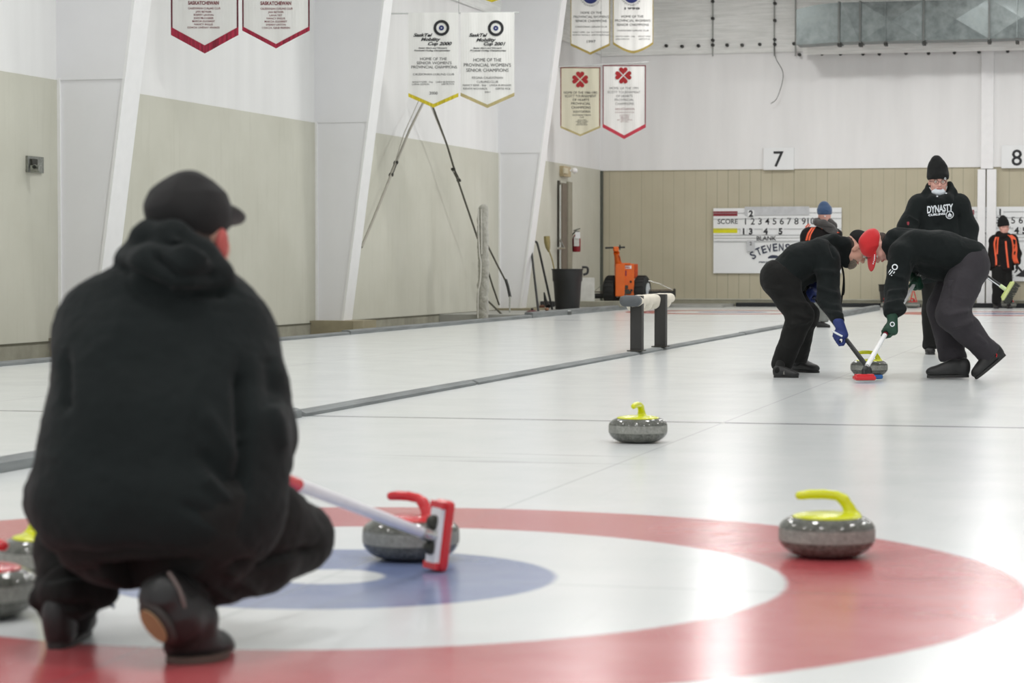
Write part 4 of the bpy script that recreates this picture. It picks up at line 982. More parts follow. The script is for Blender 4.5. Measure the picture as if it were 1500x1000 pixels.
s = SDF(); q = e0+dr_*.04+UP*.004; s.box(q, (.09, .098, (zt2-zb2)/2+.004), Rb, .05, .01); s.build('end_cap', .008, m_padd, t, t.location)
# far bin and the red stand
t, p, r1, hb = bin_(1304, 447, .44, .34, .44, 'short black bin at the end wall behind the right sweeper\'s arm', h=0)
p = P(1338, 446, 45.2); p.z = 0; t = thing('wire_stand', 'small red A-shaped stand behind the right sweeper at the end wall', 'stand', p)
MB().tube([p-R_*.09, p+UP*.32-R_*.01], .01, 6).tube([p+R_*.09, p+UP*.32+R_*.01], .01, 6).tube([p-R_*.06+UP*.1, p+R_*.06+UP*.1], .01, 6).mk('frame', m_red, t, p)
# ================================================================== PEOPLE
m_skin = mat('skin', (214, 166, 146), .5, var=.05, scale=30); m_skin2 = mat('skin_pink', (222, 168, 154), .5, var=.06, scale=30); m_skinr = mat('skin_flushed', (186, 84, 78), .5, var=.05)
m_hood = mat('black_fleece', (22, 27, 27), .95, var=.12, scale=5, bump=.25, bscale=220, sheen=.05, spec=.25); m_hoodb = mat('black_fleece_deep', (25, 27, 27), .95, var=.1, scale=5, bump=.2, bscale=220, sheen=.04, spec=.25)
m_pant = mat('black_twill', (26, 26, 25), .9, var=.1, scale=6, bump=.15, bscale=200, sheen=.04, spec=.25); m_gpant = mat('charcoal_twill', (58, 55, 59), .9, var=.08, scale=6, bump=.15, bscale=200, sheen=.04, spec=.25)
m_shoe = mat('black_shoe', (32, 32, 32), .5, var=.15, scale=20, bump=.2, bscale=90); m_sole = mat('shoe_sole', (40, 39, 38), .6); m_lace = mat('lace', (120, 118, 112), .8)
m_cap = mat('black_cap', (28, 29, 29), .9, var=.08, sheen=.06, spec=.25); m_capr = mat('red_cap', (200, 26, 32), .75, var=.05, sheen=.2); m_hair = mat('dark_hair', (62, 50, 44), .8, var=.3, scale=120); m_beard = mat('grey_beard', (128, 118, 106), .9, var=.35, scale=120)
m_gblue = mat('blue_glove', (38, 54, 116), .6, var=.15, scale=30); m_ggreen = mat('green_glove', (20, 62, 44), .6, var=.2, scale=30); m_gblack = mat('black_glove', (34, 34, 36), .7); m_white = MATS.get('white_w') or mat('soft_white', (232, 236, 240), .6)
m_eye = mat('eye_white', (226, 222, 214), .3); m_lip = mat('lip', (186, 96, 92), .5)
def fr3(f, u):                       # columns: right, forward, up
    f = Vector(f).normalized(); u = Vector(u); u = (u-f*u.dot(f)).normalized(); r = f.cross(u)
    return Matrix((r, f, u)).transposed()
def head_prims(S, c, R, neck, k=1., grow=0., nr=.056):
    L = lambda x, y, z: Vector(c)+R@Vector((x, y, z))*k
    g = grow
    S.ell(L(0, -.012, .032), ((.076+g)*k, (.096+g)*k, (.088+g)*k), R, k=.02)
    if grow: return L
    S.ell(L(0, .022, -.035), (.060*k, .066*k, .072*k), R, k=.03)
    S.ell(L(0, .058, -.094), (.026*k, .022*k, .020*k), R, k=.03)
    for s in (-1, 1):
        S.ell(L(s*.036, .052, -.028), (.028*k, .030*k, .026*k), R, k=.02)
        S.ell(L(s*.050, .02, -.07), (.02*k, .035*k, .022*k), R, k=.03)
        S.ell(L(s*.079, -.006, -.012), (.010*k, .019*k, .033*k), R, k=.006); S.ell(L(s*.088, .002, -.012), (.006*k, .010*k, .018*k), R, k=.004, op=-1)
    S.ell(L(0, .078, .022), (.050*k, .016*k, .011*k), R, k=.014)
    S.cap(L(0, .084, .010), L(0, .108, -.026), .008*k, .013*k, .008)
    for s in (-1, 1): S.ell(L(s*.012, .096, -.032), (.009*k, .009*k, .008*k), R, k=.006)
    for s in (-1, 1): S.ell(L(s*.032, .094, .004), (.017*k, .012*k, .011*k), R, k=.010, op=-1)
    S.ell(L(0, .086, -.056), (.026*k, .010*k, .007*k), R, k=.005); S.ell(L(0, .084, -.068), (.022*k, .010*k, .008*k), R, k=.005)
    S.cap(L(0, -.018, -.05), neck, nr*k, (nr+.008)*k, .03)
    return L
def face_bits(L, R, parent, org, k=1.):
    for s in (-1, 1):
        mb = MB(); mb.lathe([(.0115*k*math.sin(a), .0115*k*math.cos(a)) for a in np.linspace(.05, 3.09, 10)], L(s*.032, .080, .004), 14); mb.mk('eye', m_eye, parent, org, smooth=True)
        mb = MB(); mb.lathe([(.0055*k*math.sin(a), .0055*k*math.cos(a)) for a in np.linspace(.05, 3.09, 8)], L(s*.032, .0885, .004), 10); mb.mk('iris', m_hair, parent, org, smooth=True)
        mb = MB(); mb.tube(spline([L(s*.018, .094, .024), L(s*.034, .093, .029), L(s*.05, .08, .024)], 4), .0035*k, 6); mb.mk('eyebrow', m_hair, parent, org)
    mb = MB(); mb.tube(spline([L(-.024, .088, -.061), L(-.01, .0965, -.061), L(.01, .0965, -.061), L(.024, .088, -.061)], 4), .004*k, 6, flat=1.); mb.mk('lips', m_lip, parent, org)
def grip(S, c, ax, palm, wrist, rs=.014, k=1., wr=.03, spread=1.):
    """five fingers closed round a shaft: c centre on the shaft, ax its direction, palm the way the back of the hand faces"""
    ax = Vector(ax).normalized(); palm = Vector(palm); palm = (palm-ax*palm.dot(ax)).normalized(); sd = ax.cross(palm)
    c = Vector(c); R = Matrix((ax, sd, palm)).transposed()
    S.ell(c+palm*(rs+.018)+sd*.004, (.046*k, .042*k, .019*k), R, k=.012)
    S.cap(c+palm*(rs+.02)-sd*.028, wrist, .028*k, wr, .02)
    ln = (1., 1.08, 1., .86)
    for i in range(4):
        o = c+ax*(1.5-i)*.0215*k*spread; rad = rs+.0095; rr = .0105*k if i < 3 else .0092*k
        an = [math.radians(a) for a in (10, 60, 115, 165, 165+45*ln[i])]
        pts = [o+palm*math.cos(a)*rad*(1.25 if j == 0 else 1)+sd*math.sin(a)*rad*(1.3 if j == 1 else 1.05) for j, a in enumerate(an)]
        pts[0] = o+palm*(rs+.018)+sd*.024
        S.chain(pts, [rr*1.12, rr*1.12, rr, rr*.92, rr*.82], .004)
    o = c+ax*.036*k
    S.chain([c+ax*.012+palm*(rs+.016)-sd*.028, o-sd*(rs+.014)+palm*.01, o+ax*.012-sd*(rs+.004)-palm*.014, o+ax*.016-palm*(rs+.01)+sd*.006], [.015*k, .0135*k, .0115*k, .0095*k], .006)
def relaxed(S, wrist, d, back, k=1.):
    d = Vector(d).normalized(); back = Vector(back); back = (back-d*back.dot(d)).normalized(); sd = d.cross(back); w = Vector(wrist); R = Matrix((sd, d, back)).transposed()
    S.ell(w+d*.05*k, (.040*k, .052*k, .017*k), R, k=.015); S.cap(w-d*.03, w+d*.03, .027*k, .024*k, .02)
    for i in range(4):
        b = w+d*.085*k+sd*(i-1.5)*.020*k; L = (.072, .08, .074, .058)[i]*k
        p1 = b+d*L*.45-back*.006; p2 = p1+d*L*.3-back*.016*k; p3 = p2+d*L*.14-back*.02*k
        S.chain([b, p1, p2, p3], [.0105*k, .0098*k, .009*k, .0078*k], .004)
    b = w+d*.03*k-sd*.034*k; S.chain([b, b+d*.03*k-sd*.018*k-back*.008, b+d*.056*k-sd*.02*k-back*.016], [.014*k, .0115*k, .0095*k], .008)
def torso(S, a, b, lat, wa, wb, ra, rb, g=0., k=.06, mid=None):
    lat = Vector(lat).normalized(); a = Vector(a); b = Vector(b)
    pts = [a, b] if mid is None else [a, Vector(mid), b]
    n = len(pts)
    for i in range(n-1):
        t0, t1 = i/(n-1), (i+1)/(n-1); w0, w1 = wa+(wb-wa)*t0, wa+(wb-wa)*t1; r0, r1 = ra+(rb-ra)*t0+g, ra+(rb-ra)*t1+g
        for s in (-1, 0, 1): S.cap(pts[i]+lat*w0*s, pts[i+1]+lat*w1*s, r0, r1, k)
def body(J, o, h=.008, hand=None, nohead=False):
    S = SDF(); torso(S, J['pel'], J['che'], J['lat'], .075, .10, .095, .095, mid=J.get('mid'))
    S.cap(J['che'], J['neck'], .08, .055, .05)
    for s in 'LR':
        if 'sh'+s in J:
            S.cap(J['che'], J['sh'+s], .08, .055, .05); S.chain([J['sh'+s], J['el'+s], J['wr'+s].lerp(J['el'+s], o.get('wl', .22))], [.05, .038, .024], .03)
        if 'hip'+s in J:
            S.chain([J['hip'+s], J['kn'+s], J['an'+s]], [.070, .052, .030], .03)
            if 'toe'+s in J: an_ = J['an'+s]+UP*.015; S.cap(an_, an_-UP*.03, .028, .02, .02)
    L = head_prims(S, J['head'], J['HR'], J['neck'], o.get('k', 1.), nr=o.get('nr', .056))
    if hand: hand(S)
    return S, L
def shoe(heel, toe, up, parent, org, m=m_shoe, k=1., sole=None, name='shoe', laces=None, L=.29, extra=None, h=.006, sy=1.):
    """heel and toe are the back and front end of the sole on its underside"""
    f = (Vector(toe)-Vector(heel)); L = f.length; f.normalize(); R = fr3(f, up); o = Vector(heel); q = L/.29
    sz = 1.22*sy; p = lambda x, y, z: o+R@Vector((x*q, y*q, z*q*sz))
    S = SDF(); 
    S.ell(p(0, .051, .042), (.038*q, .053*q, .052*q*sz), R, k=.02); S.ell(p(0, .035, .070), (.033*q, .034*q, .034*q*sz), R, k=.02)
    S.ell(p(0, .14, .040), (.044*q, .085*q, .043*q*sz), R, k=.03); S.ell(p(.004, .22, .030), (.048*q, .072*q, .033*q*sz), R, k=.03)
    S.ell(p(0, .11, .068), (.032*q, .05*q, .03*q*sz), R, k=.03)
    S.box(p(0, .14, 0)-Vector(R.col[2])*.03*q, (.12*q, .3*q, .036*q), R, .001, .003, -1)
    u_ = S.build(name, h, m, parent, org, disp=lambda V, n: .0015*vnoise(V*30))
    pts = []
    for i in range(28):
        a = 2*math.pi*i/28; y = .145+.148*math.sin(a); wd = .040+.008*math.sin((y-.1)*9); cc = math.cos(a)
        pts.append((wd*q*math.copysign(abs(cc)**.6, cc), (.145+.140*math.sin(a))*q))
    MB().prism(pts, R.col[0], R.col[1], o-Vector(R.col[2])*.002*q, Vector(R.col[2])*.018*q).mk('sole', sole or m_sole, u_, org)
    if laces:
        mb = MB()
        for i in range(4): y = .12+i*.025; z = .094-i*.013; mb.tube(spline([p(-.026, y, z-.012), p(0, y+.006, z+.001), p(.026, y, z-.012)], 3), .003*q, 6)
        mb.mk('lace', laces, u_, org)
    return u_, p
def lace_loop(p, u_, org, m, s=1):
    MB().tube(spline([p(0, .105, .098), p(.02*s, .13, .125), p(.045*s, .15, .12), p(.035*s, .13, .098), p(0, .107, .098)], 5), .0022, 5).mk('lace', m, u_, org)
def cap_(J, parent, org, m, k=1., brim=True, brm=None, tilt=0., h=.0045, btn=True, name='cap', brl=.075, cz=.022, bz=0., bp=-.18):
    c, R = J['head'], J['HR']; L = lambda x, y, z: Vector(c)+R@Vector((x, y, z))*k
    S = SDF(); S.ell(L(0, -.014, .050), (.090*k, .108*k, .082*k), R, k=.01); S.cap(L(0, -.01, .095), L(0, -.01, .112), .055*k, .02*k, .05)
    dn = R@Vector((0, tilt, -1)); S.cut(L(0, -.01, cz), dn, .2, .15)
    o = S.build(name, h, m, parent, org, disp=lambda V, n: .003*ridged(V*14)+.0015*vnoise(V*30))
    if brim:
        B = SDF(); Rb = R@Matrix.Rotation(bp, 3, 'X')
        B.ell(L(0, .090, .026+bz), (.078*k, (brl+.02)*k, .010*k), Rb, k=.004); B.ell(L(0, .090, .004+bz), (.10*k, .12*k, .018*k), Rb, k=.004, op=-1)
        B.build('brim', .0035, brm or m, o, org)
    return o, L
def toque(J, parent, org, m, k=1., hgt=.12, h=.005, lean=0., fold=True):
    c, R = J['head'], J['HR']; L = lambda x, y, z: Vector(c)+R@Vector((x, y, z))*k
    S = SDF(); S.ell(L(0, -.012, .050), (.088*k, .106*k, .080*k), R, k=.01)
    S.chain([L(0, -.01, .06), L(lean*.5, -.02, .06+hgt*.5), L(lean, -.025, .05+hgt)], [.085*k, .076*k, .042*k], .045)
    S.cut(L(0, 0, .022), R@Vector((0, .15, -1)), .2, .15)
    o = S.build('toque', h, m, parent, org, disp=lambda V, n: .003*ridged(V*16)+.001*vnoise(V*60))
    if fold:
        S = SDF(); S.ell(L(0, -.012, .040), (.094*k, .112*k, .075*k), R, k=.01); S.cut(L(0, 0, .018), R@Vector((0, .15, -1)), .2, .15, .003); S.cut(L(0, 0, .056), R@Vector((0, -.15, 1)), .2, .15, .003)
        S.build('folded_cuff', h, m, o, org)
    return o, L
def person_obj(J, S, label, h, org, m=None):
    o = S.build('person', h, m or m_skin, None, org); return tag(o, label, 'person')
def broom(head, hdir, hlen, top, wide, cols, lb, upv=(0, 0, 1), collar=None, joint=.05):
    """head centre, direction along the head, shaft end"""
    head = Vector(head); top = Vector(top); hd = Vector(hdir).normalized()
    t = thing('curling_broom', lb, 'broom', head)
    up = Vector(upv); up = (up-hd*up.dot(hd)).normalized(); sd = hd.cross(up); R = Matrix((hd, sd, up)).transposed()
    S = SDF(); S.box(head, (hlen/2, wide/2, .016), R, .014, .01); S.build('pad', .004, cols['pad'], t, head)
    S = SDF(); S.box(head+up*.018, (hlen/2*.86, wide/2*.72, .010), R, .006, .004); S.build('head_plate', .004, cols['plate'], t, head)
    j = head+up*joint
    MB().tube([head+up*.02, j, j+(top-j).normalized()*.06], [.022, .019, .018], 12).mk('swivel', cols.get('joint', m_grim), t, head, smooth=True)
    return t, j, up, hd, sd
# ------------------------------------------------------------------ sweeper in black, left
def leg_trousers(S, J, s, r, k=.035):
    S.chain([J['hip'+s], J['kn'+s], J['an'+s]], r, k)
def person_left():
    Z = 17.85; q = lambda u, v, d=0.: P(u, v, Z+d)
    J = dict(pel=q(1143, 408, .0), mid=q(1168, 384), che=q(1203, 372, .02), neck=q(1226, 362, .0), lat=FW*.97+R_*.1,
             shR=q(1212, 382, -.15), elR=q(1214, 437, -.24), wrR=q(1230, 480, -.18), shL=q(1210, 380, .17), elL=q(1188, 418, .30), wrL=q(1190, 428, .12),
             hipR=q(1141, 410, -.11), knR=q(1172, 463, -.16), anR=q(1145, 533, -.10), heelR=q(1133, 549, -.08), toeR=q(1160, 549, -.15),
             hipL=q(1144, 408, .12), knL=q(1181, 462, .20), anL=q(1168, 524, .42), heelL=q(1158, 540, .42), toeL=q(1190, 541, .32))
    J['head'] = q(1255, 364, -.02); f = dv(.60, -.78, -.12); u = dv(.78, .60, .0); J['HR'] = fr3(f, u)
    top = q(1184, 424, .12); hd = G(1262, 552, .03); hd.z = .05
    shd = (top-hd)
    gl = lambda v: hd+shd*v
    def on(u): # point of shaft at pixel column u
        a = 0; b = 1
        for _ in range(30):
            m = (a+b)/2; p = gl(m)-CAMP; uu = 750+F_PX*p.dot(R_)/(p.dot(FW)); 
            if uu > u: a = m
            else: b = m
        return gl(a)
    hl, hu = on(1229), on(1189)
    J['wrR'] = hl+dv(.0, .10, .0)+dv(-.0, 0, -.03); J['wrL'] = hu+dv(.02, .07, .07)
    S, L = body(J, {}); org = G(1150, 548); org.z = 0
    o = person_obj(J, S, 'person in black hoodie and black trousers with blue gloves, bent over sweeping', .007, org)
    face_bits(L, J['HR'], o, org)
    # hoodie
    H = SDF(); torso(H, q(1150, 403), q(1200, 371), J['lat'], .09, .12, .125, .105, mid=q(1170, 382), k=.05)
    H.cap(q(1160, 410), q(1195, 402), .10, .08, .05)
    for s, d in (('R', 0), ('L', 0)):
        H.cap(J['che'], J['sh'+s], .10, .085, .05)
        w_ = J['wr'+s]; e_ = J['el'+s]
        H.chain([J['sh'+s], e_, w_.lerp(e_, .12)], [.088, .075, .045], .04)
        H.cut(w_.lerp(e_, .10), w_-e_, .08, .1)
    H.chain([q(1204, 364), q(1220, 361), q(1236, 366)], [.075, .08, .07], .05); H.chain([q(1212, 355, -.05), q(1222, 352, -.07), q(1236, 357, -.06), q(1243, 372, -.03), q(1240, 384)], [.03, .045, .05, .045, .04], .02)
    H.cut(q(1134, 413), dv(-.62, -.78, 0), .30, .2, .01)
    ho = H.build('hoodie', .0075, m_hood, o, org, cloth(.011, 8, [(q(1190, 395, -.25), q(1225, 400, -.25), .02, .01), (q(1196, 420, -.3), q(1228, 432, -.3), .018, .010), (q(1200, 440, -.3), q(1228, 452, -.3), .016, .009), (q(1206, 455, -.3), q(1236, 462, -.3), .016, .009), (q(1215, 356, -.14), q(1222, 378, -.14), .012, -.014)]))
    for d in (-.02, .02): MB().tube(spline([q(1233, 388, d), q(1236, 405, d), q(1235.5+d*40, 425, d), q(1233+d*90, 440-d*400, d)], 4), .008, 6).mk('drawstring', m_pant, ho, org)
    T = SDF()
    T.cap(q(1141, 406, -.09), q(1141, 406, .10), .135, .135, .05); T.cap(q(1150, 412, -.09), q(1150, 412, .10), .12, .12, .05)
    leg_trousers(T, J, 'R', [.125, .092, .074]); leg_trousers(T, J, 'L', [.125, .09, .072])
    T.cut(q(1156, 398), dv(.62, .78, 0), .3, .15, .01)
    for s in 'RL': T.cut(J['an'+s]-UP*.035, dv(0, -1, 0), .13, .08)
    T.build('trousers', .0075, m_pant, o, org, cloth(.012, 7, [(q(1150, 440, -.3), q(1185, 448, -.3), .02, .012), (q(1160, 458, -.3), q(1190, 468, -.3), .016, .012), (q(1160, 475, -.3), q(1185, 470, -.3), .016, .010), (q(1118, 420, -.2), q(1150, 425, -.25), .02, .008)]))
    u1, p1 = shoe(G(1133, 553)+FW*.03, G(1170, 553)+FW*.0-FW*.03, UP, o, org); MB().tube(spline([p1(-.036, .10, .045), p1(-.02, .12, .082), p1(.03, .13, .075), p1(.045, .13, .03)], 4), .006, 6).mk('strap', m_lace, u1, org)
    u2, p2 = shoe(G(1158, 544.5), G(1200, 546), UP, o, org)
    for y in (.12, .135, .15): MB().tube(spline([p2(-.03, y, .075), p2(0, y+.008, .09), p2(.04, y+.01, .05)], 3), .004, 5).mk('stripe', m_lace, u2, org)
    for s_, p_ in (('R', p1), ('L', p2)): B = SDF(); B.cap(J['an'+s_]+UP*.03, p_(0, .06, .06), .036, .034); B.build('sock', .006, m_pant, o, org)
    c_, L = cap_(J, o, org, m_cap, brl=.07); MB().lathe([(.0, 0), (.012, .002), (.010, .012), (0, .014)], L(0, -.012, .128), 10, 'z', J['HR']).mk('cap_button', m_lace, c_, org)
    S = SDF(); S.ell(L(0, -.045, -.02), (.072, .07, .06), J['HR']); S.ell(L(0, .03, -.03), (.09, .05, .07), J['HR'], k=.01, op=-1); S.build('hair', .005, m_hair, o, org, lambda V, n: .003*vnoise(V*60))
    S = SDF(); S.ell(L(0, .070, -.088), (.040, .030, .032), J['HR']); S.ell(L(0, .045, -.075), (.062, .040, .026), J['HR']); S.ell(L(0, .078, -.115), (.028, .022, .026), J['HR']); S.ell(L(0, .094, -.062), (.03, .014, .012), J['HR'], k=.008, op=-1)
    S.build('beard', .0045, m_beard, o, org, lambda V, n: .004*vnoise(V*70))
    mb = MB()
    for s in (-1, 1): mb.tube(spline([L(s*.032+.021*math.cos(a), .106, .002+.016*math.sin(a)) for a in np.linspace(0, 2*math.pi, 9)], 3), .0018, 5); mb.tube([L(s*.053, .105, .004), L(s*.082, .0, .004)], .0018, 5)
    mb.tube([L(-.011, .108, .006), L(.011, .108, .006)], .0018, 5); mb.mk('glasses', m_cr, o, org)
    g = SDF(); grip(g, hl, -shd, dv(.35, .55, -.6), J['wrR'].lerp(J['elR'], .12), .015, 1.12, .04); gg = g.build('glove', .0045, m_gblue, o, org)
    MB().tube([hl+dv(-.06, .055, -.07), hl+dv(.015, .015, -.075)], .008, 6).mk('glove_trim', m_white, gg, org)
    g = SDF(); grip(g, hu, -shd, dv(.6, .2, -.75), J['wrL'].lerp(J['elL'], .2), .013, 1.05, .038); g.build('glove', .0045, m_gblue, o, org)
    t, j, up, hdr, sd = broom(hd-UP*.02+R_*.06+FW*.03, dv(1, 0, .25), .19, top, .07, dict(pad=mat('blue_pad', (40, 96, 160), .6), plate=m_black, joint=m_black), 'black-shafted curling broom gripped by blue gloves, crossing to the stone', UP)
    d = (top-j)
    mid = j+d*.36
    MB().tube([j, mid], [.018, .016], 14).mk('shaft', m_black, t, t.location, smooth=True); MB().tube([mid, top], [.014, .012], 12).mk('upper_shaft', m_cr, t, t.location, smooth=True)
    mb = MB(); dn = -d.normalized(); nrm = (CAMP-mid).normalized(); bb = nrm.cross(dn).normalized(); put_text(mb, 'Goldline', j+d*.19-dn*0+nrm*.0185, dn, bb, 0, 0, wd=.27, hgt=.021, bold=.03); mb.mk('lettering', m_white, t, t.location)
person_left()
# ------------------------------------------------------------------ sweeper with red cap, right
def person_right():
    Z = 17.55; q = lambda u, v, d=0.: P(u, v, Z+d)
    J = dict(pel=q(1418, 383, .05), mid=q(1380, 372), che=q(1335, 364, .02), neck=q(1311, 356, .0), lat=FW,
             shL=q(1322, 372, -.17), elL=q(1312, 425, -.20), wrL=q(1308, 462, -.10), shR=q(1325, 370, .18), elR=q(1345, 392, .34), wrR=q(1344, 402, .12),
             hipL=q(1420, 385, -.09), knL=q(1396, 462, -.22), anL=q(1450, 518, -.14), heelL=q(1466, 512, -.12), toeL=q(1436, 548, -.2),
             hipR=q(1412, 385, .13), knR=q(1381, 452, .12), anR=q(1396, 528, .0), heelR=q(1412, 550, -.1), toeR=q(1372, 549, -.1))
    J['head'] = q(1285, 361, -.01); J['HR'] = fr3(dv(-.20, -.95, -.20), dv(-.93, .20, -.22))
    top = q(1347, 402, .13); hd = G(1266, 556.5, .02); hd.z = .035
    jj = hd+UP*.05; shd = top-jj
    def on(u):
        a, b = 0., 1.
        for _ in range(30):
            m = (a+b)/2; p = jj+shd*m-CAMP; uu = 750+F_PX*p.dot(R_)/p.dot(FW)
            if uu < u: a = m
            else: b = m
        return jj+shd*a
    hl, hu = on(1300.5), on(1340)
    J['wrL'] = hl+dv(.02, .10, -.02); J['wrR'] = hu+dv(-.01, .04, .09)
    S, L = body(J, {}); org = G(1390, 553); org.z = 0
    o = person_obj(J, S, 'person in red cap, black hoodie and charcoal grey trousers with green gloves, bent over sweeping', .007, org, m_skin2)
    face_bits(L, J['HR'], o, org)
    H = SDF(); torso(H, q(1414, 376), q(1338, 361), J['lat'], .10, .12, .125, .125, mid=q(1378, 366), k=.05)
    H.chain([q(1345, 378), q(1372, 385), q(1400, 388)], [.11, .115, .12], .05); H.cap(q(1432, 372, -.08), q(1432, 372, .08), .055, .055, .05)
    for s in 'LR':
        H.cap(J['che'], J['sh'+s], .105, .092, .05); w_ = J['wr'+s]; e_ = J['el'+s]
        H.chain([J['sh'+s], e_, w_.lerp(e_, .12)], [.095, .078, .05], .04); H.cut(w_.lerp(e_, .08), w_-e_, .08, .1)
    e_ = J['elL']; w_ = J['wrL']; H.ell(w_.lerp(e_, .28)+dv(.02, 0, 0), (.075, .06, .05), None, k=.03)
    H.chain([q(1330, 352), q(1314, 352), q(1305, 356)], [.075, .08, .055], .05); H.chain([q(1322, 344, -.03), q(1308, 346, -.06), q(1301, 358, -.08), q(1306, 376, -.05)], [.03, .042, .045, .035], .02)
    H.cut(q(1434, 394), dv(.72, -.69, 0), .22, .2, .012)
    ho = H.build('hoodie', .0075, m_hood, o, org, cloth(.011, 8, [(q(1300, 400, -.3), q(1325, 408, -.3), .016, .010), (q(1300, 430, -.3), q(1326, 424, -.3), .016, .010), (q(1298, 446, -.28), q(1325, 440, -.28), .014, .009), (q(1298, 458, -.22), q(1324, 453, -.22), .012, .010), (q(1335, 380, -.22), q(1345, 405, -.2), .02, -.012), (q(1390, 398, -.22), q(1420, 380, -.22), .02, .008)]))
    mb = MB(); a = R_*-1
    bt = BVHTree.FromPolygons([v.co+Vector(org) for v in ho.data.vertices], [tuple(p.vertices) for p in ho.data.polygons])
    # small white club mark on the upper sleeve: ring and three bars
    c0 = q(1310.5, 391, -.5); X = (R_*.85-UP*.5).normalized(); Yv = (UP*.85+R_*.5).normalized()
    disc(mb, (0, 0), .014, .022, 0, 16)
    for i in range(3): k = len(mb.V); mb.V += [(-.016+i*.016-.003, 0, -.028), (-.016+i*.016+.004, 0, -.028), (-.022+i*.016+.004, 0, -.066), (-.022+i*.016-.003, 0, -.066)]; mb.F += [(k, k+1, k+2, k+3)]
    V = []
    for v in mb.V:
        s = c0+X*v[0]+Yv*v[2]; hit = bt.ray_cast(s, (s-CAMP).normalized()); V.append((hit[0]-FW*.008) if hit[0] else s+FW*.6)
    mb.V = V; mb.mk('sleeve_emblem', m_white, ho, org)
    T = SDF(); T.cap(q(1417, 386, -.09), q(1417, 386, .11), .14, .14, .05); T.cap(q(1422, 394, -.08), q(1422, 394, .1), .12, .12, .05)
    leg_trousers(T, J, 'L', [.14, .115, .082]); leg_trousers(T, J, 'R', [.135, .11, .085])
    T.cut(q(1408, 368), dv(-.72, .69, 0), .3, .15, .01)
    T.ell(J['anR']+dv(0, .03, 0), (.095, .095, .05), None, k=.03)
    T.cut(J['anL'], J['anL']-J['knL'], .14, .1); T.cut(J['anR']-UP*.005, dv(0, -1, 0), .14, .08)
    to = T.build('trousers', .0075, m_gpant, o, org, cloth(.013, 6, [(q(1385, 462, -.4), q(1420, 455, -.4), .02, .014), (q(1395, 478, -.4), q(1425, 470, -.4), .018, .012), (q(1430, 490, -.3), q(1445, 505, -.3), .016, .010), (q(1405, 400, -.3), q(1395, 440, -.35), .02, .008), (q(1380, 510, -.1), q(1400, 514, -.1), .014, .01)]))
    S = SDF(); S.ell(q(1402, 418, -.235), (.075, .03, .07), Matrix.Rotation(YAW, 3, 'Z'), .01); S.cut(q(1402, 410, -.235), UP, .1, .05)
    S.build('cargo_pocket', .006, m_gpant, to, org)
    u1, p1 = shoe(q(1420.5, 552, -.12), q(1357, 553, -.16), UP, o, org, laces=m_lace); 
    for i in range(1): o.location.z += 0
    hz = q(1474, 519, -.14); tz = G(1428, 556); tz = P(1429, 556, 17.36); up = dv(-.62, .78, 0)
    u2, p2 = shoe(hz, tz, up, o, org, laces=m_lace, extra=1); lace_loop(p2, u2, org, m_lace, 1); lace_loop(p2, u2, org, m_lace, -1)
    mb = MB(); mb.tube(spline([p2(.052, .085, .03), p2(.053, .07, .04), p2(.053, .085, .052), p2(.053, .1, .048)], 4), .003, 6); mb2 = MB(); mb2.tube(spline([p2(-.046, .085, .03), p2(-.047, .07, .042), p2(-.046, .085, .055), p2(-.047, .105, .048)], 4), .004, 6); mb.mk('shoe_logo', m_capr, u2, org); mb2.mk('shoe_logo', m_capr, u2, org)
    S = SDF(); S.chain([J['anL'].lerp(J['knL'], .12), p2(0, .05, .085), p2(0, .06, .05)], [.045, .04, .035], .02); S.build('sock', .006, m_pant, o, org)
    S = SDF(); S.cap(J['anR'], p1(0, .06, .06), .045, .04); S.build('sock', .006, m_pant, o, org)
    c_, L = cap_(J, o, org, m_capr, brl=.085); 
    S = SDF(); S.ell(L(0, -.045, -.015), (.073, .066, .06), J['HR']); S.ell(L(0, .02, -.04), (.1, .05, .07), J['HR'], k=.01, op=-1); S.build('hair', .005, m_hair, o, org, lambda V, n: .003*vnoise(V*60))
    mb = MB(); hx = J['HR']; 
    for i in range(6): mb.box(L(-.079+.004*abs(i-2.5), .085+i*.013, .034), (.0015, .004, .004), hx, 0)
    mb.mk('brim_lettering', m_white, c_, org)
    g = SDF(); grip(g, hl, -shd, dv(.55, .35, -.75), J['wrL'].lerp(J['elL'], .15), .015, 1.12, .042); gl = g.build('glove', .0045, m_ggreen, o, org)
    disc_ = MB(); disc(disc_, (0, 0), .011, .018); bt2 = BVHTree.FromPolygons([v.co+Vector(org) for v in gl.data.vertices], [tuple(p.vertices) for p in gl.data.polygons])
    c1 = hl+dv(-.015, .05, -.3); disc_.V = [(lambda r: (r[0]-FW*.003) if r[0] else c1+FW*.3)(bt2.ray_cast(c1+R_*v[0]+UP*v[2], (c1-CAMP).normalized())) for v in disc_.V]; disc_.mk('glove_logo', m_white, gl, org)
    g = SDF(); grip(g, hu, -shd, dv(.6, -.3, -.7), J['wrR'].lerp(J['elR'], .1), .013, 1.05, .038); g.build('glove', .0045, m_ggreen, o, org)
    t, j, upd, hdr, sd = broom(hd, dv(1, 0, .1), .155, top, .085, dict(pad=m_red, plate=m_red, joint=m_black), 'white-shafted curling broom with red head gripped by green gloves', UP)
    d = top-j
    MB().tube([j, j+d*.42, top], [.018, .0165, .013], 14).mk('shaft', m_trim, t, t.location, smooth=True)
    MB().tube([j+d*.36, j+d*.41], .0178, 14).mk('grip_band', m_maroon, t, t.location); MB().tube([j-d*.005, j+d*.03], .0195, 14).mk('ferrule', m_black, t, t.location)
    MB().tube([j+d*.375, j+d*.395], .0182, 14).mk('grip_band', m_black, t, t.location)
person_right()
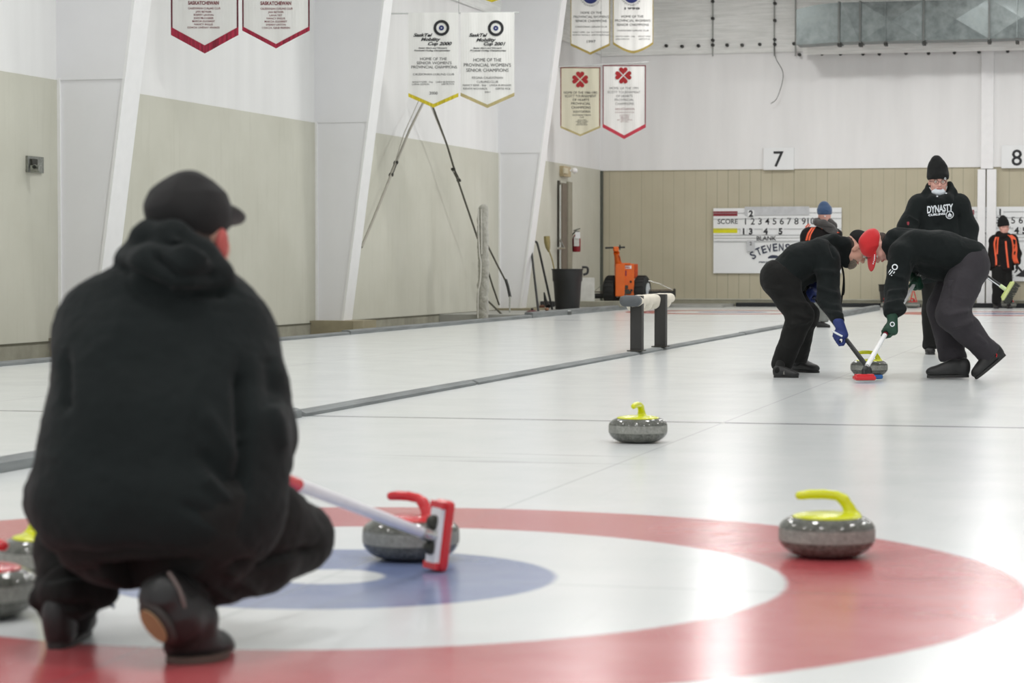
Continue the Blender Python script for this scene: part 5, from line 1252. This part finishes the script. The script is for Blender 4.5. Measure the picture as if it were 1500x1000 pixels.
# ------------------------------------------------------------------ standing man in black hoodie
def textured_text(bt, items, c0, X, Y, m, parent, org, name='lettering', lift=.004):
    for it in items:
        mb = MB()
        if callable(it): it(mb); nm = 'emblem'
        else: put_text(mb, it[0], (0, 0, 0), (1, 0, 0), (0, 0, 1), it[1], it[2], wd=it[3], hgt=it[4], bold=it[5]); nm = name
        V = []
        for v in mb.V:
            s = c0+X*v[0]+Y*v[2]; hit = bt.ray_cast(s, (s-CAMP).normalized()); V.append(hit[0]-FW*lift if hit[0] else s+(s-CAMP).normalized()*.5)
        mb.V = V; mb.mk(nm, m, parent, org)
def glasses_(L, o, org, k=1., m=None):
    mb = MB()
    for s in (-1, 1): mb.tube(spline([L(s*.032+.023*math.cos(a), .107, .002+.017*math.sin(a)) for a in np.linspace(0, 2*math.pi, 9)], 3), .002, 5); mb.tube([L(s*.055, .105, .006), L(s*.082, .0, .006)], .002, 5)
    mb.tube([L(-.010, .109, .006), L(.010, .109, .006)], .002, 5); mb.mk('glasses', m or m_grim, o, org)
def person_standing():
    Z = 22.1; q = lambda u, v, d=0.: P(u, v, Z+d)
    J = dict(pel=q(1378, 392), mid=q(1377, 355), che=q(1376, 312), neck=q(1375, 288, .0), lat=R_,
             shR=q(1348, 302), elR=q(1330, 334, -.03), wrR=q(1338, 348, -.2), shL=q(1404, 302), elL=q(1417, 336, .02), wrL=q(1421, 366, -.08),
             hipR=q(1367, 395), knR=q(1366, 455, -.03), anR=q(1364, 504), heelR=q(1364, 515, .05), toeR=q(1362, 518, -.15),
             hipL=q(1390, 395), knL=q(1396, 455, -.03), anL=q(1400, 504), heelL=q(1400, 515, .05), toeL=q(1402, 518, -.15), head=q(1374, 266, -.02))
    J['HR'] = fr3(dv(-.02, -.10, -1), UP)
    top = q(1402, 374, -.06); hd = q(1477, 426, -.28)
    hand = None
    S, L = body(J, {}); org = G(1380, 520); org.z = 0
    o = person_obj(J, S, 'person in black toque and lettered black hoodie with a white mask under the chin, standing', .007, org, m_skin2)
    face_bits(L, J['HR'], o, org); glasses_(L, o, org)
    H = SDF(); torso(H, q(1377, 402), q(1376, 312), R_, .13, .14, .14, .125, mid=q(1377, 355), k=.05)
    for s in 'LR':
        H.cap(J['che'], J['sh'+s], .13, .095, .06); w_, e_ = J['wr'+s], J['el'+s]; H.chain([J['sh'+s], e_, w_], [.10, .092, .065], .05); H.cut(w_, w_-e_, .1, .1)
    H.cap(q(1376, 298), q(1375, 290, .02), .11, .085, .05)
    H.chain([q(1362, 272, .02), q(1358, 284, -.02), q(1366, 293, -.10), q(1377, 297, -.13), q(1388, 292, -.10), q(1394, 282, -.02), q(1390, 270, .03)], [.034, .038, .036, .034, .036, .038, .034], .03)
    H.cut(q(1377, 414), dv(0, -1, 0), .35, .3, .01)
    ho = H.build('hoodie', .0085, m_hood, o, org, cloth(.013, 6, [(q(1330, 318, -.2), q(1345, 326, -.2), .02, .015), (q(1326, 334, -.2), q(1345, 336, -.2), .02, -.012), (q(1350, 310, -.2), q(1347, 350, -.2), .02, -.014), (q(1404, 312, -.2), q(1407, 350, -.2), .02, -.014)]))
    bt = BVHTree.FromPolygons([v.co+Vector(org) for v in ho.data.vertices], [tuple(p.vertices) for p in ho.data.polygons])
    k = Z/F_PX; c0 = q(1377, 305, -.6); k = (Z-.6)/F_PX
    def emb(mb):
        cx, cz = 14*k, -11*k; disc(mb, (cx, cz), 4.9*k, 5.9*k); 
        mb.add([(cx+x*k, 0, cz+y*k) for x, y in ((-3.2, -1.5), (3.2, -1.5), (2.2, 1), (.8, 1.6), (.4, 3.6), (-.4, 3.6), (-.8, 1.6), (-2.2, 1))], [tuple(range(8))])
        mb.add([(cx+x*k, 0, cz+y*k) for x, y in ((-3, -2.1), (-3, -3.2), (3, -3.2), (3, -2.1))], [(0, 1, 2, 3)])
    textured_text(bt, [('DYNASTY', 0, 0, 38*k, 10.5*k, .03), ('CURLING', -5*k, -8.3*k, 25*k, 3*k, .05), emb], c0, (R_+UP*.10).normalized(), (UP-R_*.02).normalized(), m_white, ho, org)
    T = SDF(); T.cap(q(1378-8, 398), q(1378+8, 398), .12, .12, .05)
    leg_trousers(T, J, 'R', [.115, .09, .075]); leg_trousers(T, J, 'L', [.115, .09, .075]); T.cut(q(1378, 392), UP, .4, .2)
    for s in 'RL': T.cut(J['an'+s]-UP*.045, -UP, .12, .1)
    T.build('trousers', .009, m_pant, o, org, cloth(.013, 6))
    for u in (1363, 1402): a_ = G(u, 518.5); shoe(a_+FW*.12, a_-FW*.16-R_*.02, UP, o, org, sy=.95)
    toque(J, o, org, m_cap, 1.03, .14, lean=.012)
    c = MB(); c.tube(spline([L(-.058, .092, .034), L(-.05, .1, .043), L(-.042, .104, .034), L(-.05, .1, .026), L(-.058, .092, .034)], 4), .0025, 5); c.mk('toque_logo', m_white, o, org)
    S = SDF(); S.ell(L(0, .035, -.095), (.068, .062, .042), J['HR'], k=.01); S.ell(L(0, .078, -.085), (.05, .022, .03), J['HR'], k=.02); S.cut(L(0, .04, -.062), R_*0+UP, .2, .1, .008)
    mk_ = S.build('face_mask', .005, mat('mask_white', (226, 232, 238), .7, var=.02), o, org, lambda V, n: .0012*ridged(V*22))
    for s in (-1, 1): MB().tube(spline([L(s*.066, .05, -.075), L(s*.08, .02, -.05), L(s*.082, -.01, -.03)], 4), .002, 5).mk('ear_loop', m_white, mk_, org)
    for u, v in ((1373, 288.5), (1386, 284)): MB().lathe([(0, 0), (.008, .003), (.008, .01), (0, .013)], q(u, v, -.17), 8).mk('eyelet', m_white, ho, org)
    g = SDF(); w_ = J['wrL']; relaxed(g, w_.lerp(J['elL'], .15), dv(-.25, -.9, -.35), dv(.9, -.1, .2), 1.1); g.build('glove', .006, m_gblack, o, org)
    g = SDF(); relaxed(g, J['wrR'].lerp(J['elR'], .1), dv(.2, -.7, -.6), dv(-.8, -.1, -.2), 1.1); gg = g.build('glove', .006, m_gblack, o, org)
    MB().tube([q(1330, 325, -.13), q(1331, 333, -.14)], .012, 6).mk('sleeve_flash', m_maroon, ho, org)
    # his broom, lifted clear of the ice
    up = (top-hd).normalized()
    t, j, upd, h_, sd = broom(hd, dv(.50, .86, -.1), .20, top, .05, dict(pad=mat('lime_pad', (206, 216, 146), .6), plate=mat('lime_plate', (190, 206, 120), .5), joint=mat('lime_joint', (206, 222, 170), .5)), 'broom with pale lime head held off the ice beside the distant man', up, joint=.03)
    MB().tube([j, top], .0165, 12).mk('shaft', m_black, t, t.location, smooth=True)
    nrm = (CAMP-j).normalized(); dd = (top-j); MB().tube([j+dd*.1+nrm*.013+UP*-.008, j+dd*.36+nrm*.013+UP*-.008], .006, 6).mk('shaft_stripe', m_white, t, t.location)
    mb = MB(); hdv = dv(.50, .86, -.1).normalized(); rdir = (dv(.86, -.5, -.1)).normalized()
    for i in range(26):
        b = hd+hdv*(i/25-.5)*.19
        for d in (-.018, 0, .018): e = rdir*(.06+.012*random.random())+hdv*(random.random()-.5)*.02; mb.tube([b+FW*d, b+FW*d*1.3+e], .0026, 4)
    mb.mk('bristles', mat('dark_bristle', (74, 76, 70), .8), t, t.location)
person_standing()
# ------------------------------------------------------------------ distant man, orange striped jacket, facing right
m_jack = mat('black_jacket', (26, 22, 22), .85, var=.1, bump=.1, spec=.25); m_orng = mat('orange_piping', (236, 96, 56), .5)
def person_far():
    Z = 44.5; q = lambda u, v, d=0.: P(u, v, Z+d)
    J = dict(pel=q(1467, 392), mid=q(1468, 370), che=q(1470, 356), neck=q(1470, 343), lat=dv(.93, 0, -.3),
             shR=q(1457, 352, -.05), elR=q(1453.5, 374), wrR=q(1458.5, 390, -.05), shL=q(1483, 351, .03), elL=q(1489, 371), wrL=q(1490, 386, -.08),
             hipR=q(1462, 396), knR=q(1461, 420, -.03), anR=q(1459.5, 442), heelR=q(1459, 447), toeR=q(1459, 449, -.15), hipL=q(1473, 396), knL=q(1475, 420, -.03), anL=q(1477, 441), heelL=q(1477, 446), toeL=q(1480, 448, -.15), head=q(1470.5, 333))
    J['HR'] = fr3(dv(.75, -.02, -.65), UP)
    hf = lambda S: relaxed(S, q(1458.5, 390, -.05), dv(.05, -1, -.1), dv(-.9, 0, -.3), 1.15)
    S, L = body(J, {'wl': 0}, hand=hf); org = G(1467, 452); org.z = 0; org = P(1467, 450, Z); org.z = 0
    o = person_obj(J, S, 'distant person in black toque and black jacket with orange stripes, standing by the second scoreboard', .011, org, m_skin2)
    glasses_(L, o, org)
    H = SDF(); torso(H, q(1468, 391), q(1470, 356), J['lat'], .10, .12, .14, .12, mid=q(1469, 372), k=.05)
    for s in 'LR':
        H.cap(J['che'], J['sh'+s], .11, .09, .05); H.chain([J['sh'+s], J['el'+s], J['wr'+s]], [.10, .085, .06], .04); H.cut(J['wr'+s], J['wr'+s]-J['el'+s], .09, .1)
    H.chain([q(1463, 343, -.03), q(1468, 346, -.08), q(1476, 345, -.05)], [.06, .05, .06], .03); H.cut(q(1468, 396), -UP, .4, .2)
    jo = H.build('jacket', .011, m_jack, o, org, cloth(.012, 6))
    bt = BVHTree.FromPolygons([v.co+Vector(org) for v in jo.data.vertices], [tuple(p.vertices) for p in jo.data.polygons])
    def strip(pts, wd, m, nm):
        V = []; pts = spline([P(u, v, 43.5) for u, v in pts], 6)
        for p in pts:
            for s in (-1, 1):
                a = p+R_*wd*s; h = bt.ray_cast(a, (a-CAMP).normalized()); V.append((h[0] if h[0] else a+FW*.9)-FW*.012)
        MB().add(V, [(2*i, 2*i+1, 2*i+3, 2*i+2) for i in range(len(pts)-1)]).mk(nm, m, jo, org)
    strip([(1459, 347), (1456.5, 356), (1457.5, 368), (1459, 380), (1459, 392)], .016, m_orng, 'orange_stripe')
    strip([(1462, 347), (1461, 358), (1460.5, 372)], .014, m_orng, 'orange_stripe')
    strip([(1473, 353), (1474.5, 370), (1477, 392)], .016, m_orng, 'zip_piping')
    strip([(1479, 344), (1484.5, 350), (1486.5, 364), (1486, 376), (1489, 386)], .045, m_orng, 'orange_stripe')
    T = SDF(); T.cap(q(1463, 395), q(1472, 395), .12, .12, .05); leg_trousers(T, J, 'R', [.115, .095, .08]); leg_trousers(T, J, 'L', [.115, .095, .08]); T.cut(q(1468, 390), UP, .4, .2)
    for s in 'RL': T.cut(J['an'+s]-UP*.03, -UP, .14, .1)
    T.build('trousers', .011, m_pant, o, org, cloth(.012, 6))
    for u, d in ((1458.5, 0), (1478, .1)): 
        a = P(u, 447, Z); a.z = 0; shoe(a+FW*.1, a-FW*.16, UP, o, org, sy=.9, h=.009)
    toque(J, o, org, m_cap, 1.05, .12, h=.008)
    g = SDF(); relaxed(g, J['wrL'].lerp(J['elL'], .1), dv(0, -1, -.2), dv(.9, 0, 0), 1.2); g.build('glove', .009, m_gblack, o, org)
    hd = q(1500, 402, -.1); t = thing('ice_scraper', 'black wedge-shaped broom head held by the distant man in orange-striped jacket', 'broom', hd)
    MB().prism([(-.16, -.03), (.16, -.06), (.16, .02), (.02, .10)], R_, UP, hd-FW*.03, FW*.06).mk('head_block', m_gblack, t, hd)
    MB().tube([q(1491, 391, -.1), q(1498, 399, -.1)], .02, 8).mk('shaft', m_gblack, t, hd)
person_far()
# ------------------------------------------------------------------ man in blue toque, seen from behind
def person_back():
    Z = 31.4; q = lambda u, v, d=0.: P(u, v, Z+d)
    J = dict(pel=q(1200, 400), mid=q(1202, 372), che=q(1203, 346), neck=q(1206, 331), lat=R_,
             shR=q(1222, 345), elR=q(1230, 372), wrR=q(1224, 395, .1), shL=q(1184, 347), elL=q(1177, 374), wrL=q(1182, 396, .15),
             hipR=q(1208, 405), knR=q(1208, 440, .05), anR=q(1205, 471), heelR=q(1200, 478), toeR=q(1210, 479, .1), hipL=q(1192, 405), knL=q(1190, 440, .05), anL=q(1188, 470), heelL=q(1187, 477), toeL=q(1187, 475, .2), head=q(1208, 316))
    J['HR'] = fr3(dv(.35, -.1, .93), dv(.05, 1, .1))
    S, L = body(J, {}); org = P(1198, 478, Z); org.z = 0
    o = person_obj(J, S, 'person in blue toque and black jacket with orange stripes, back turned, before the first scoreboard', .010, org, m_skin2)
    H = SDF(); torso(H, q(1200, 398), q(1203, 346), R_, .11, .13, .135, .12, mid=q(1202, 372), k=.05)
    for s in 'LR':
        H.cap(J['che'], J['sh'+s], .115, .09, .05); H.chain([J['sh'+s], J['el'+s], J['wr'+s]], [.095, .08, .06], .04); H.cut(J['wr'+s], J['wr'+s]-J['el'+s], .09, .1)
    H.cut(q(1200, 404), -UP, .4, .2)
    jo = H.build('jacket', .009, m_jack, o, org, cloth(.012, 6))
    C = SDF(); C.chain([q(1196, 326, -.06), q(1206, 328, -.12), q(1216, 334, -.12), q(1224, 339, -.08)], [.04, .055, .055, .04], .03); C.chain([q(1196, 325, .0), q(1210, 325, .02), q(1220, 331, .0)], [.05, .07, .06], .04)
    C.build('hood', .007, mat('charcoal_fleece', (66, 63, 62), .9, sheen=.2), jo, org, cloth(.008, 11, [(q(1196, 330, -.2), q(1222, 334, -.2), .01, -.014), (q(1200, 335, -.2), q(1226, 341, -.2), .01, .01)]))
    bt = BVHTree.FromPolygons([v.co+Vector(org) for v in jo.data.vertices], [tuple(p.vertices) for p in jo.data.polygons])
    def strip(pts, wd, m, nm):
        V = []; pts = spline([P(u, v, 30.6) for u, v in pts], 6)
        for p in pts:
            for s in (-1, 1):
                a = p+R_*wd*s; h = bt.ray_cast(a, (a-CAMP).normalized()); V.append((h[0] if h[0] else a+FW*.8)-FW*.01)
        MB().add(V, [(2*i, 2*i+1, 2*i+3, 2*i+2) for i in range(len(pts)-1)]).mk(nm, m, jo, org)
    strip([(1196, 326), (1190, 333), (1184, 342), (1181, 352)], .012, m_orng, 'orange_stripe'); strip([(1198, 327.5), (1192, 335), (1187, 344), (1185, 352)], .010, m_orng, 'orange_stripe')
    strip([(1221, 337), (1224, 339), (1228, 341)], .016, m_orng, 'orange_stripe'); strip([(1204, 334), (1206, 335.5)], .02, m_orng, 'small_logo')
    mg = mat('grey_track_pants', (120, 122, 118), .8)
    T = SDF(); T.cap(q(1195, 404), q(1205, 404), .12, .12, .05); leg_trousers(T, J, 'R', [.11, .085, .07]); leg_trousers(T, J, 'L', [.11, .085, .075]); T.cut(q(1200, 398), UP, .4, .2)
    for s in 'RL': T.cut(J['an'+s]-UP*.0, -UP, .14, .1)
    T.build('trousers', .010, mg, o, org, cloth(.012, 6))
    a = P(1196, 479, Z); a.z = 0; b = P(1214, 481, Z-.1); b.z = 0; shoe(a, b+R_*.02, UP, o, org, sy=.9, h=.007); a = P(1186, 479, Z); a.z = 0; shoe(a, a+FW*.25+R_*.05, UP, o, org, sy=.9, h=.007)
    toque(J, o, org, mat('blue_toque', (46, 72, 108), .8, sheen=.3), 1.0, .085, h=.006, lean=-.01)
    MB().lathe([(.0, 0), (.010, .002), (.01, .006), (0, .007)], q(1208.5, 316.5, -.115), 8, 'y').mk('toque_logo', m_white, o, org)
    for s in 'LR': g = SDF(); relaxed(g, J['wr'+s].lerp(J['el'+s], .1), dv(.1, -.9, .2), dv(1 if s == 'R' else -1, 0, 0), 1.1); g.build('glove', .008, m_gblack, o, org)
person_back()
# ------------------------------------------------------------------ crouching man seen from behind
def person_crouching():
    J = dict(pel=P(232, 745, 5.10), mid=P(235, 640, 5.16), che=P(245, 500, 5.30), neck=P(266, 415, 5.33), lat=dv(.97, -.05, .15),
             shL=P(148, 482, 5.30), elL=P(122, 600, 5.48), wrL=P(190, 665, 5.62), shR=P(334, 488, 5.30), elR=P(384, 655, 5.36), wrR=P(384, 685, 5.50),
             hipL=P(165, 770, 5.16), knL=P(120, 690, 5.62), anL=P(94, 895, 5.33), heelL=P(95, 935, 5.25), toeL=P(120, 930, 5.5),
             hipR=P(300, 770, 5.15), knR=P(444, 780, 5.42), anR=P(262, 868, 5.06), heelR=P(232, 885, 4.96), toeR=P(310, 955, 5.12), head=P(280, 345, 5.36))
    J['HR'] = fr3(dv(.44, -.04, .90), dv(.02, 1, .06))
    # hands meet round the broom in front of the chest
    S, L = body(J, {'wl': 0, 'nr': .06}, hand=lambda S: (relaxed(S, J['wrL'], dv(.9, -.1, .3), dv(-.1, .3, -.9)), grip(S, P(378, 690, 5.50)-dv(.02, -.005, .03), P(640, 772, 6.5)-P(420, 703, 5.62), dv(-.4, .4, -.7), J['wrR'], .015, 1., .03)))
    org = P(200, 950, 5.2); org.z = 0
    o = person_obj(J, S, 'person in black cap, hoodie and trousers crouching with back to the camera', .007, org, m_skin)
    face_bits(L, J['HR'], o, org)
    H = SDF()
    q = P
    for s in (-1, 0, 1):
        a = [q(236, 735, 5.13), q(244, 640, 5.18), q(246, 540, 5.26), q(250, 470, 5.32)]
        w_ = [.115, .108, .105, .085]; r = [.155, .146, .130, .12]
        H.chain([a[i]+Vector(J['lat'])*w_[i]*s for i in range(4)], r, .07)
    H.cap(q(95, 735, 5.22), q(160, 750, 5.14), .085, .12, .08)
    H.cap(q(175, 765, 5.08), q(280, 765, 5.06), .105, .105, .06)
    H.cap(J['che'], J['shL'], .12, .085, .07); H.cap(J['che'], J['shR'], .12, .092, .05)
    H.chain([J['shL'], q(124, 560, 5.40), q(120, 615, 5.50), J['wrL'].lerp(J['elL'], .2)], [.088, .070, .07, .055], .04)
    H.chain([J['shR'], q(364, 560, 5.24), q(380, 640, 5.27), q(386, 672, 5.34), q(390, 684, 5.50)], [.098, .083, .080, .060, .045], .018)
    H.cut(q(404, 690, 5.58), dv(.1, -.3, 1), .09, .1)
    # hood bunched behind the neck
    H.cap(q(258, 430, 5.33), q(262, 392, 5.34), .12, .085, .05)
    H.chain([q(190, 380, 5.34), q(222, 356, 5.28), q(255, 352, 5.24), q(292, 378, 5.24), q(318, 404, 5.28)], [.030, .045, .042, .042, .034], .02)
    H.chain([q(186, 380, 5.30), q(222, 392, 5.20), q(262, 400, 5.18), q(318, 404, 5.25)], [.028, .045, .048, .036], .02)
    H.cut(q(230, 806, 5.0), dv(-.05, -1, -.25), .40, .2, .02)
    ho = H.build('hoodie', .0065, m_hood, o, org, cloth(.010, 5.5, [
        (q(168, 385, 5.2), q(250, 432, 5.17), .012, -.012), (q(250, 432, 5.17), q(335, 428, 5.22), .012, -.012), (q(225, 372, 5.2), q(262, 405, 5.17), .010, -.012), (q(250, 350, 5.2), q(300, 388, 5.17), .010, .012), (q(262, 405, 5.17), q(320, 402, 5.2), .01, -.008),
        (q(352, 540, 5.2), q(356, 640, 5.2), .016, -.022), (q(356, 640, 5.2), q(350, 720, 5.2), .014, -.018), (q(300, 600, 5.05), q(350, 680, 5.1), .018, .010), (q(290, 660, 5.02), q(345, 715, 5.08), .016, -.010), (q(300, 700, 5.0), q(340, 735, 5.05), .014, .009), (q(270, 740, 4.98), q(330, 770, 5.0), .014, -.008),
        (q(98, 520, 5.25), q(94, 600, 5.3), .012, -.014), (q(400, 590, 5.3), q(420, 660, 5.35), .016, .008), (q(395, 520, 5.25), q(400, 600, 5.3), .02, -.008)]))
    T = SDF(); T.cap(q(175, 765, 5.12), q(295, 765, 5.10), .135, .135, .07)
    T.chain([J['hipR'], q(385, 768, 5.30), J['knR']], [.12, .088, .066], .05)
    T.chain([J['knR']+dv(-.003, -.008, 0), q(385, 815, 5.26), J['anR'].lerp(J['knR'], .12)], [.075, .072, .055], .022)
    T.chain([J['hipL'], J['knL']], [.115, .085], .05); T.chain([J['knL'], q(104, 800, 5.42), q(100, 870, 5.33)], [.08, .075, .07], .03)
    T.chain([q(58, 880, 5.28), q(98, 872, 5.25), q(145, 862, 5.30)], [.022, .055, .04], .02); T.chain([q(98, 872, 5.32), q(96, 915, 5.30)], [.062, .052], .02)
    T.cut(q(96, 928, 5.3), -UP, .15, .08); T.cut(J['anR']+dv(-.01, -.015, 0), J['anR']-J['knR'], .11, .08)
    T.build('trousers', .0065, m_pant, o, org, cloth(.010, 7, [(q(330, 830, 5.0), q(470, 800, 5.2), .010, -.014), (q(300, 850, 4.98), q(340, 880, 5.0), .012, .008), (q(330, 835, 5.0), q(380, 870, 5.1), .012, .007), (q(60, 845, 5.2), q(150, 835, 5.2), .012, -.010), (q(60, 890, 5.2), q(140, 885, 5.2), .01, -.01)]))
    # right shoe: bent at the ball, heel raised towards the camera, toe on the ice
    S = SDF(); S.chain([q(236, 874, 4.97), q(258, 903, 5.00), q(280, 932, 5.06)], [.046, .049, .042], .03)
    S.cap(q(250, 858, 5.01), q(292, 905, 5.06), .030, .040, .03); S.ell(q(288, 944, 5.10), (.062, .085, .036), Matrix.Rotation(YAW-.5, 3, 'Z'), .03); S.ell(q(312, 948, 5.16), (.040, .055, .028), Matrix.Rotation(YAW-.5, 3, 'Z'), .03)
    g0 = q(288, 968, 5.08); g0.z = -.1+.004; S.box(g0, (.4, .4, .1), None, .001, .003, -1)
    u1 = S.build('shoe', .0045, m_shoe, o, org, disp=lambda V, n: .002*ridged(V*25))
    nn = dv(-.52, -.42, -.74).normalized(); ctr = q(229, 913, 4.945); Rp = frame(nn, dv(-.55, .83, 0)); ax_ = Vector(Rp.col[1])
    S = SDF(); S.ell(ctr-nn*.004, (.037, .056, .014), Rp, .01); S.build('heel_sole', .004, mat('dark_sole', (50, 46, 43), .6), u1, org)
    mb = MB(); mb.prism([(.025*math.cos(a), .040*math.sin(a)) for a in np.linspace(0, 2*math.pi, 24, endpoint=False)], Rp.col[0], Rp.col[1], ctr+nn*.0085, nn*.003).mk('heel_pad', mat('tan_rubber', (150, 122, 88), .7), u1, org, label='tan oval heel pad')
    g1 = q(290, 962, 5.08); g1.z = .001; cs, sn = math.cos(YAW-.5), math.sin(YAW-.5)
    mb = MB(); mb.prism([(.060*math.cos(a), .080*math.sin(a)) for a in np.linspace(0, 2*math.pi, 28, endpoint=False)], Vector((cs, sn, 0)), Vector((-sn, cs, 0)), g1, UP*.014).mk('sole', mat('toe_sole', (84, 70, 62), .6), u1, org)
    MB().tube(spline([q(247, 838, 4.955), q(262, 862, 4.95), (q(271, 890, 4.955)), q(278, 925, 5.0)], 6), .006, 8, flat=.6).mk('side_stripe', mat('stripe_grey', (112, 100, 96), .6), u1, org)
    a = G(78, 953); b = a+FW*.28+R_*.01
    u2, p2 = shoe(a+FW*.01, b, UP, o, org, h=.005, laces=m_lace); 
    MB().tube(spline([p2(.03, .11, .085), p2(.07, .12, .10), p2(.10, .11, .085), p2(.12, .105, .07)], 5), .004, 6).mk('lace', mat('blue_grey_lace', (78, 92, 128), .7), u2, org)
    S = SDF(); S.cap(J['anR'].lerp(J['knR'], .15), q(258, 880, 5.02), .052, .044); S.build('sock', .006, m_pant, o, org)
    c_, L = cap_(J, o, org, mat('dark_grey_cap', (38, 37, 37), .9, var=.1, sheen=.05, spec=.25), 1.01, h=.004, brm=mat('grey_brim', (92, 94, 92), .8), tilt=.05, cz=.0, bz=.030, bp=-.42, brl=.046)
    S = SDF(); S.ell(L(0, -.045, -.02), (.074, .068, .066), J['HR']); S.ell(L(0, .04, -.04), (.1, .06, .08), J['HR'], k=.01, op=-1); S.build('hair', .0045, m_hair, o, org, lambda V, n: .003*vnoise(V*60))
    S = SDF(); S.ell(L(.083, -.004, -.020), (.013, .022, .036), J['HR']); S.ell(L(.095, .004, -.018), (.006, .010, .018), J['HR'], k=.004, op=-1); S.build('ear', .0035, m_skinr, o, org)
    # broom: white shaft with red cap, head standing on its edge
    hc = P(646, 779, 6.53); hdir = dv(.12, 1, .03)
    hc.z = .098
    t, j, upd, h_, sd = broom(hc, hdir, .195, P(418, 703, 5.60), .07, dict(pad=m_red, plate=mat('broom_white', (228, 226, 228), .35), joint=m_cr), 'white-shafted curling broom with upright red and white head, held by the crouching person', dv(-.75, .1, -.62), joint=.045)
    top = P(405, 698, 5.56); d = top-j
    MB().tube([j, j+d*.05, j+d*.3, j+d*.92], [.0125, .0135, .0150, .0150], 16).mk('shaft', mat('shaft_white', (226, 224, 230), .3), t, t.location, smooth=True)
    a_ = j+(P(437, 709, 5.66)-j); MB().tube([j+d*.88, top], .0165, 16).mk('red_grip', m_red, t, t.location, smooth=True)
    nrm = (CAMP-j).normalized(); bb = nrm.cross(d.normalized()).normalized()
    MB().tube([j+d*.62+bb*.012+nrm*.009, j+d*.84+bb*.012+nrm*.009], .003, 5).mk('shaft_stripe', m_maroon, t, t.location)
    MB().tube([j+d*.60-bb*.008+nrm*.0125, j+d*.80-bb*.008+nrm*.0125], .003, 5).mk('shaft_stripe', m_pink, t, t.location)
    for s in (-1, 1):
        c = hc+Vector(h_)*(.035*s)+Vector(upd)*.03; MB().lathe([(.004, -.014), (.018, -.012), (.02, 0), (.016, .012), (.004, .014)], c, 14, 'z', frame(sd)).mk('hinge_bolt', m_grim, t, t.location, smooth=True)
        c = hc+Vector(h_)*(.083*s)+Vector(upd)*.022; MB().box(c, (.010, .03, .006), Matrix((h_, sd, upd)).transposed(), .002).mk('red_clip', m_red, t, t.location)
person_crouching()
